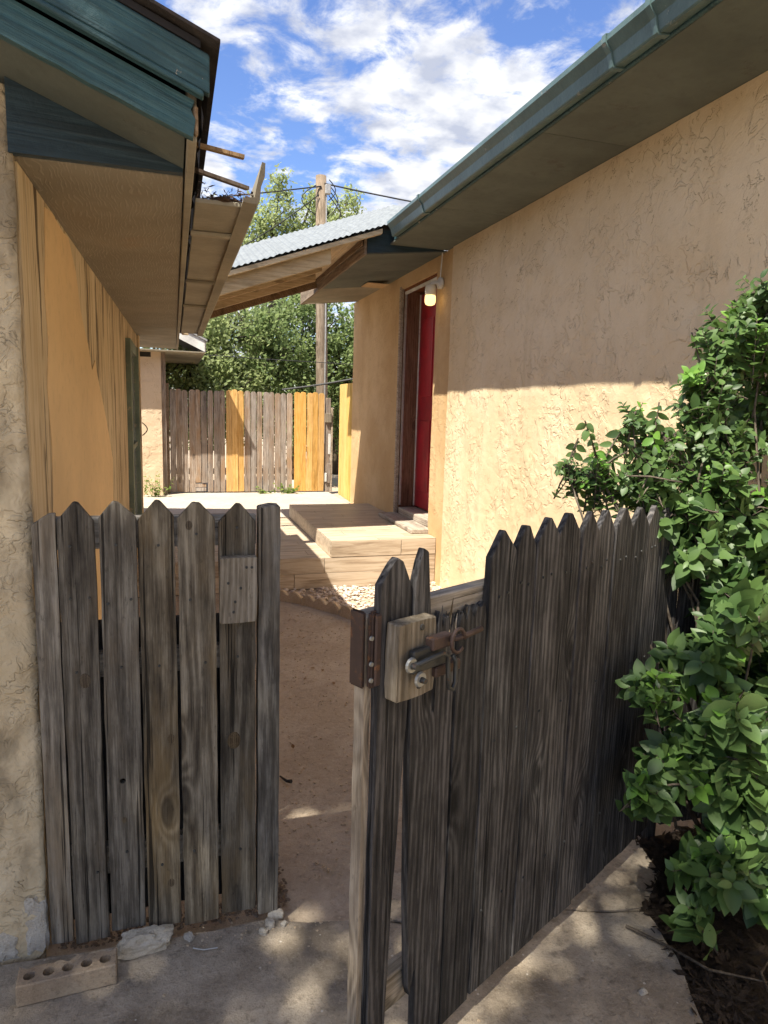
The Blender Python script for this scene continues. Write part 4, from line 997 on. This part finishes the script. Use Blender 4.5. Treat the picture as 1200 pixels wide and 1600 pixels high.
for i, (p, lab) in enumerate((([(1.34, 1.62, .01), (1.42, 1.50, .012), (1.46, 1.40, .02), (1.60, 1.32, .015)], 'thin bent twig across the edge of the planting bed'), ([(1.58, 1.17, .012), (1.55, 1.27, .03), (1.60, 1.35, .02), (1.66, 1.38, .02)], 'pale forked twig in the dark bed'))):
    v, f = tube(p, [.005, .0045, .004, .002], 6); tag(raw_obj('twig', v, f, 'twig'), lab, 'twig', 'fallen twigs')

# leaf template (unit length along +y, folded at the midrib)
def leaf_template(rows=5, wid=.30, fold=.10, curl=.16, obov=.85):
    v = []
    for i in range(rows+1):
        t = i/rows; ww = wid*math.sin(math.pi*t**obov)**.8 if 0 < t < 1 else .0
        zc = -curl*t*t
        v += [(-ww, t, zc+fold*ww*2), (0, t, zc), (ww, t, zc+fold*ww*2)]
    f = []
    for i in range(rows):
        a = i*3; f += [(a, a+1, a+4, a+3), (a+1, a+2, a+5, a+4)]
    return np.array(v), np.array(f)
LV, LF = leaf_template()
def leaf_mats(p, d, nrm, s, wmul=1.0):
    """4x4 placing a template leaf: base p, direction d, face normal about nrm"""
    d = d.normalized(); x = d.cross(nrm); x = x.normalized() if x.length > 1e-4 else d.orthogonal().normalized(); z = x.cross(d)
    mm = Matrix((x*s*wmul, d*s, z*s)).transposed().to_4x4(); mm.translation = p; return mm
def join_leaves(mats, name, mat, parent, kind=None, tv=None):
    n = len(mats); tv = LV if tv is None else tv
    A = np.array([np.array(mm) for mm in mats]); h = np.concatenate([tv, np.ones((len(tv), 1))], 1)
    V = np.einsum('nij,kj->nki', A, h)[:, :, :3].reshape(-1, 3)
    F = (LF[None]+np.arange(n)[:, None, None]*len(tv)).reshape(-1, 4)
    me = bpy.data.meshes.new(name); me.vertices.add(len(V)); me.vertices.foreach_set('co', V.ravel()); me.loops.add(F.size); me.loops.foreach_set('vertex_index', F.ravel())
    me.polygons.add(len(F)); me.polygons.foreach_set('loop_start', np.arange(0, F.size, 4)); me.polygons.foreach_set('use_smooth', [True]*len(F)); me.update(calc_edges=True); me.validate()
    at = me.attributes.new('tint', 'FLOAT', 'POINT'); at.data.foreach_set('value', np.repeat(NPR.uniform(0, 1, n), len(tv)))
    o = link(name, me, mat, parent)
    if kind: o['kind'] = kind
    return o
dl_me = bpy.data.meshes.new('dry_leaf'); dl_me.from_pydata(LV.tolist(), [], LF.tolist()); dl_me.update(); dl_me.materials.append(M['leaf_dry'])
for i in range(9):
    y = RND.uniform(2.3, 4.6); x = .25+.06*(y-2)+RND.uniform(.02, .65)
    o = link('dry_leaf', dl_me, None); o.matrix_world = leaf_mats(Vector((x, y, .004)), Vector((RND.uniform(-1, 1), RND.uniform(-1, 1), .1)), Vector((RND.uniform(-.3, .3), RND.uniform(-.3, .3), 1)), RND.uniform(.025, .042))
    tag(o, 'small dry curled leaf lying on the dirt path', 'leaf', 'dry leaves on the path')
v, f = tube([(.42, 2.78, .004), (.44, 2.72, .012), (.455, 2.70, .02)], [.004, .006, .009], 6); tag(raw_obj('twig', v, f, 'cable'), 'short black twig lying on the dirt path', 'twig', 'fallen twigs')
v, f = tube([(.03, 1.885, .006), (.06, 1.868, .008), (.10, 1.868, .006)], .0022, 6); tag(raw_obj('wire_bit', v, f, 'alu'), 'thin pale bent wire on the pavement below the gate', 'wire')

# ================================================================== SHRUB
bs = thing('shrub', 'large glossy green broadleaf shrub leaning over the open gate', 'shrub', (1.80, 1.72, -.02))
BO = Vector((1.80, 1.72, -.02))
# clumps: centre, radius (x, y, z), twigs, leaf size
CL = [((1.99, 2.10, 1.87), (.17, .18, .17), 44, .058), ((2.12, 2.10, 1.97), (.12, .15, .15), 24, .056), ((2.13, 2.08, 1.64), (.15, .18, .20), 44, .060), ((1.86, 2.08, 1.62), (.14, .14, .12), 30, .055), ((1.53, 2.05, 1.60), (.07, .06, .06), 7, .045),
      ((1.70, 2.06, 1.53), (.13, .10, .06), 14, .050), ((1.42, 2.06, 1.40), (.14, .09, .05), 22, .042), ((1.30, 2.08, 1.42), (.06, .05, .03), 6, .034), ((1.63, 2.03, 1.36), (.15, .12, .09), 26, .055), ((1.88, 2.00, 1.33), (.20, .16, .17), 52, .062), ((2.08, 1.95, 1.15), (.18, .18, .20), 52, .066),
      ((1.75, 1.93, 1.15), (.13, .11, .11), 26, .066), ((1.90, 1.84, .95), (.18, .15, .14), 40, .070), ((1.66, 1.72, .82), (.15, .12, .12), 32, .068), ((1.40, 1.66, .78), (.09, .08, .06), 14, .056), ((1.88, 1.70, .68), (.20, .15, .18), 48, .074), ((1.54, 1.62, .57), (.15, .11, .13), 34, .072), ((1.36, 1.60, .47), (.07, .07, .06), 8, .062),
      ((1.68, 1.55, .42), (.17, .13, .14), 40, .076), ((1.53, 1.50, .26), (.12, .10, .09), 22, .074), ((1.76, 1.50, .18), (.15, .12, .11), 28, .074), ((1.46, 1.48, .12), (.06, .06, .05), 5, .066), ((2.02, 1.72, .45), (.2, .2, .4), 50, .074), ((2.12, 1.9, 1.4), (.12, .15, .3), 36, .064), ((1.72, 1.62, 1.0), (.10, .09, .07), 10, .070), ((2.12, 2.10, 2.07), (.12, .14, .10), 16, .054), ((1.95, 2.05, 1.50), (.18, .15, .12), 36, .058), ((1.70, 1.95, 1.28), (.14, .12, .08), 20, .060), ((1.86, 2.10, 1.74), (.12, .1, .09), 16, .052), ((2.0, 1.80, .80), (.15, .15, .15), 26, .07), ((1.60, 2.02, 1.46), (.12, .1, .06), 14, .05), ((1.62, 1.58, .68), (.12, .1, .1), 16, .072), ((1.70, 1.50, .30), (.14, .1, .1), 18, .076)]
root = Vector((1.86, 1.78, 0.0)); br = []; mats_old, mats_new = [], []
def curve(a, b, n=5, sag=.05):
    mid = [a.lerp(b, i/n)+Vector((RND.uniform(-1, 1), RND.uniform(-1, 1), RND.uniform(-.3, 1)))*sag*math.sin(math.pi*i/n) for i in range(n+1)]; return mid
stems = []
for c, r, n, ls in CL:
    c = Vector(c); a = root+Vector((RND.uniform(-.06, .06), RND.uniform(-.06, .06), 0)); p = curve(a, c, 6, .07)
    br.append(tube([q-BO for q in p], [.010-.0012*i for i in range(7)], 6))
    up_c = c.z > 1.3; n = int(n*((1.1 if c.x < 1.66 else .85) if up_c else .95)); ls = ls*(.80 if up_c else 1.0); r = tuple(q*1.12 for q in r)
    for k in range(n):
        d = Vector((RND.gauss(0, 1), RND.gauss(0, 1), RND.gauss(0, 1)+.15)).normalized(); rr = RND.random()**.45
        tip = c+Vector((d.x*r[0], d.y*r[1], d.z*r[2]))*rr
        if tip.z < .05: tip.z = .05+RND.random()*.05
        # stay off the house wall and out of the gate boards
        if tip.x > 2.24: tip.x = 2.24
        tl = RND.uniform(.11, .26) if up_c else RND.uniform(.09, .18); td = (d+Vector((-.25, -.25, .45))+Vector((RND.gauss(0, .35), RND.gauss(0, .35), RND.gauss(0, .3)))).normalized()
        base = tip-td*tl; st_ = c.lerp(tip, .35)
        br.append(tube([q-BO for q in (st_, base.lerp(st_, .4)+Vector((0, 0, .01)), base, tip)], [.0042, .0034, .0026, .0012], 5))
        nl = RND.randint(8, 12) if up_c else RND.randint(6, 9); ph = RND.uniform(0, 6.28); ax = td.orthogonal().normalized()
        new = RND.random() < .16
        for j in range(nl):
            t = (j+.6)/nl; pp = base.lerp(tip, t)
            for sgn in (0, math.pi):
                an = ph+j*1.57+sgn+RND.uniform(-.3, .3); sd = Quaternion(td, an) @ ax
                ld = (sd*1.0+td*.55+Vector((0, 0, RND.uniform(-.25, .15)))).normalized(); up_ = (td*.9+Vector((-.25, -.35, .8))+Vector((RND.gauss(0, .35), RND.gauss(0, .35), 0))).normalized()
                s = ls*1.42*RND.uniform(.45, 1.15)*(1-.4*t*t)
                (mats_new if new and t > .45 else mats_old).append(leaf_mats(pp, ld, up_, s, RND.uniform(.75, 1.1)))
v, f = tubes(br); o = raw_obj('branches', v, f, 'twig', bs, smooth=True)
camp = Vector((0, 0, 1.6))
def vis_key(mm):
    p = mm.translation; d = p-camp; z = d.dot(fw); u = d.dot(r2)/z; vv = d.dot(u2)/z
    inside = abs(u) < .57 and abs(vv) < .76
    return (mm.col[1].to_3d().length/z)*(1 if inside else .1)
mats_old.sort(key=vis_key, reverse=True); mats_new.sort(key=vis_key, reverse=True)
lm = bpy.data.meshes.new('leaf'); lm.from_pydata(LV.tolist(), [], LF.tolist()); lm.polygons.foreach_set('use_smooth', [True]*len(LF)); lm.update(); lm.materials.append(M['leaf_bush'])
ln = lm.copy(); ln.materials.clear(); ln.materials.append(M['leaf_new'])
for mats, me, k in ((mats_old, lm, 250), (mats_new, ln, 50)):
    for mm in mats[:k]:
        o = link('leaf', me, None, bs); o.matrix_local = T(*(-BO)) @ mm
sh = T(*(-BO))
join_leaves([sh @ mm for mm in mats_old[250:]], 'foliage', 'leaf_bush', bs, 'stuff'); join_leaves([sh @ mm for mm in mats_new[50:]], 'foliage', 'leaf_new', bs, 'stuff')

# ================================================================== TREES BEYOND THE FENCE
def tree(name, lab, base, blobs, trunk_r, nleaf, ls, mat, group=None, seed=0, sparse=0.0):
    r = np.random.RandomState(seed); t = thing(name, lab, 'tree', base, group); B = Vector(base)
    br = []; mats = []
    tops = [Vector(b[0]) for b in blobs]; cz = min(b[0][2] for b in blobs)
    fork = Vector((B.x, B.y, max(B.z+.5, cz*.55)))
    br.append(tube([Vector((0, 0, -.2)), Vector((.03, .02, (fork.z-B.z)*.5)), fork-B], [trunk_r*1.25, trunk_r, trunk_r*.8], 8))
    tot = sum((b[1][0]*b[1][1]*b[1][2])**.67 for b in blobs)
    for c, rd in blobs:
        c = Vector(c)
        br.append(tube([q-B for q in curve(fork, c, 5, .12)], [trunk_r*.6, trunk_r*.5, trunk_r*.4, trunk_r*.3, trunk_r*.2, trunk_r*.12], 6))
        nn = int(nleaf*((rd[0]*rd[1]*rd[2])**.67)/tot)
        ncl = max(8, nn//26)
        for k in range(ncl):
            d = Vector(r.normal(size=3)).normalized(); rr = r.uniform()**.38
            cc = c+Vector((d.x*rd[0], d.y*rd[1], d.z*rd[2]))*rr*(1+.16*mnoise.noise(d*2.3+c))
            if r.uniform() < .25: br.append(tube([q-B for q in (c.lerp(cc, .25), c.lerp(cc, .7)+Vector((0, 0, .05)), cc)], [.022, .014, .005], 4))
            cs = r.uniform(.12, .26)
            for j in range(26):
                q = cc+Vector(r.normal(size=3))*cs*.55; ld = Vector((r.normal(), r.normal(), r.normal()-.4)).normalized()
                mats.append(leaf_mats(q-B, ld, Vector((r.normal()*.6-.2, r.normal()*.6-.2, 1)), ls*r.uniform(.7, 1.3), r.uniform(.9, 1.3)))
    v, f = tubes(br); raw_obj('trunk', v, f, 'bark', t, smooth=True)
    n = len(mats); A = np.array([np.array(x) for x in mats]); tv = np.array([(0, 0, 0, 1), (.30, .5, .06, 1), (0, 1, -.08, 1), (-.30, .5, .06, 1)])
    V = np.einsum('nij,kj->nki', A, tv)[:, :, :3].reshape(-1, 3); F = np.arange(n*4).reshape(-1, 4)
    me = bpy.data.meshes.new('crown'); me.vertices.add(len(V)); me.vertices.foreach_set('co', V.ravel()); me.loops.add(F.size); me.loops.foreach_set('vertex_index', F.ravel())
    me.polygons.add(len(F)); me.polygons.foreach_set('loop_start', np.arange(0, F.size, 4)); me.update(calc_edges=True)
    at = me.attributes.new('tint', 'FLOAT', 'POINT'); at.data.foreach_set('value', np.repeat(r.uniform(0, 1, n), 4))
    link('crown', me, mat, t); return t
tree('tree', 'bushy light green tree behind the left half of the far fence', (.55, 13.8, -.05), [((.3, 13.6, 2.4), (.9, .8, .9)), ((1.0, 13.9, 2.9), (.9, .8, .8)), ((-.1, 13.9, 1.7), (.8, .7, .9)), ((1.0, 13.4, 1.7), (.8, .6, .8)), ((.4, 14.2, 3.3), (.7, .7, .5))], .10, 15000, .085, 'leaf_pale', seed=1)
tree('tree', 'dense darker green tree close beside the utility pole', (2.4, 14.2, -.05), [((1.9, 13.9, 2.6), (.9, .8, 1.0)), ((2.7, 14.3, 2.9), (1.0, .8, 1.0)), ((2.2, 13.9, 1.5), (1.0, .7, .9)), ((3.4, 14.2, 2.2), (.9, .8, 1.2)), ((2.6, 14.4, 3.7), (.7, .7, .5)), ((4.1, 14.3, 3.0), (.8, .7, 1.0)), ((3.9, 14.1, 1.2), (.7, .6, .9))], .11, 24000, .085, 'leaf_tree', seed=2)
tree('tree', 'tall sparse pale tree rising above the corrugated roof', (2.0, 18.5, -.05), [((1.6, 18.3, 5.9), (.8, .8, .6)), ((2.5, 18.5, 6.3), (.7, .8, .6)), ((3.6, 18.6, 6.2), (.8, .8, .6)), ((2.7, 18.5, 7.1), (.35, .4, .45)), ((3.5, 18.4, 6.9), (.35, .4, .35)), ((1.0, 18.3, 5.1), (.7, .7, .7)), ((2.4, 18.8, 5.3), (1.6, 1, .7)), ((4.4, 18.6, 6.2), (.45, .5, .45)), ((3.6, 18.6, 5.4), (1.2, .8, .5)), ((4.5, 18.6, 7.0), (.4, .4, .4)), ((4.0, 18.6, 6.6), (.5, .4, .4))], .16, 14000, .10, 'leaf_pale', seed=3)
tree('tree', 'low dark shrubby tree filling in behind the far fence and pole', (3.8, 16.5, -.05), [((3.5, 16.3, 2.0), (1.2, .9, 1.3)), ((4.6, 16.5, 2.4), (1.1, .9, 1.4)), ((1.8, 16.6, 2.2), (1.4, .8, 1.5)), ((.2, 16.6, 2.2), (1.4, .8, 1.6))], .12, 13000, .10, 'leaf_tree', seed=4)
# tree behind the viewer: its crown gives the dappled shade on the pavement and gates
tree('shade_tree', 'broad leafy tree behind the viewer shading the pavement', (-5.2, -3.6, -.05), [((-3.375, -0.53, 8.0), (1.2, 0.55, 0.4)), ((-2.375, -0.65, 7.6), (0.9, 0.38, 0.35)), ((-4.425, -0.85, 8.3), (1.0, 0.7, 0.5)), ((-3.125, -1.6, 8.1), (1.3, 0.55, 0.5)), ((-2.125, -1.6, 7.7), (0.8, 0.5, 0.4)), ((-4.325, -2.25, 8.5), (1.2, 1.0, 0.6))], .2, 8600, .105, 'leaf_tree', seed=5)

# ================================================================== UTILITY POLE AND WIRES
up_ = thing('utility_pole', 'weathered wooden utility pole behind the far fence', 'pole', (2.60, 12.6, -.05))
v, f = tube([(.06, 0, -.3), (.03, 0, 2.0), (-.01, 0, 4.0), (-.04, 0, 5.70)], [.112, .107, .10, .094], 14); raw_obj('shaft', v, f, 'pole', up_, smooth=True)
v, f = tube([(.06, -.10, 1.0), (.06, -.105, 3.0), (.04, -.10, 5.4)], .014, 6); raw_obj('conduit', v, f, 'alu', up_)
loops = []
for k in range(4):
    a0 = RND.uniform(0, 1); loops.append(tube([Vector((.08+.12*math.sin(math.pi*i/8)*(1+.4*k), -.12, 5.62-.22*k*.4-(.35+.18*k)*i/8)) for i in range(9)], .009, 5))
loops.append(tube([Vector((-.15-.25*math.sin(math.pi*i/8), -.12, 5.5-.5*i/8)) for i in range(9)], .009, 5))
v, f = tubes(loops); raw_obj('cable_loop', v, f, 'cable', up_)
bm = bmesh.new(); bmesh.ops.create_cube(bm, size=1); bmesh.ops.scale(bm, vec=(.10, .08, .16), verts=bm.verts); bev(bm, .01); bm_obj('insulator', bm, 'alu', up_, T(.06, -.12, 5.45))
def wire(a, b, sag, r, lab):
    a, b = Vector(a), Vector(b); p = [a.lerp(b, i/20)-Vector((0, 0, 4*sag*(i/20)*(1-i/20))) for i in range(21)]
    v, f = tube(p, r, 5); tag(raw_obj('power_line', v, f, 'cable'), lab, 'cable', 'overhead cables')
wire((2.55, 12.5, 5.45), (-14, 14.5, 4.2), .5, .012, 'overhead cable dropping left from the pole top')
wire((2.6, 12.5, 5.5), (16, 11.0, 5.6), .45, .014, 'overhead cable running right from the pole top')
wire((2.5, 12.5, 5.3), (-1.5, 12.9, 3.3), .35, .010, 'lower thin cable slanting down left through the tree')
wire((-.6, 11.6, 2.42), (6, 11.6, 2.36), .03, .006, 'thin cable strung just below the small white eave')
wire((1.7, 11.3, 1.88), (3.2, 10.9, 2.18), .02, .016, 'dark pipe like cable above the ochre fence boards')

# ================================================================== WEEDS
def weed(lab, x, y, z, n, h, spread):
    t = thing('weed', lab, 'weed', (x, y, z), 'weeds on the patio'); mats = []; st_ = []
    for k in range(n):
        a = NPR.uniform(0, 6.28); l = h*NPR.uniform(.4, 1); d = Vector((math.cos(a)*spread, math.sin(a)*spread*.5, l))
        b = Vector((NPR.normal(0, spread*.3), NPR.normal(0, .02), 0)); st_.append(tube([b, b+d*.5+Vector((0, 0, .1*l)), b+d], [.003, .0025, .001], 4))
        for j in range(7):
            q = b+d*((j+1)/7.0); mats.append(leaf_mats(q, Vector((NPR.normal(), NPR.normal(), NPR.normal()*.5)).normalized(), Vector((0, -.3, 1)), NPR.uniform(.03, .06)))
    v, f = tubes(st_); raw_obj('stems', v, f, 'weed', t); join_leaves(mats, 'leaves', 'weed', t)
weed('yellowish weed clump at the foot of the peach wall', -.25, 10.25, PZ-.01, 16, .36, .16)
weed('low green weed clump in front of the grey far boards', 1.68, 10.52, PZ-.01, 16, .15, .16)
weed('small pale weed sprig left of the ochre far boards', 1.30, 10.56, PZ-.01, 7, .10, .12)
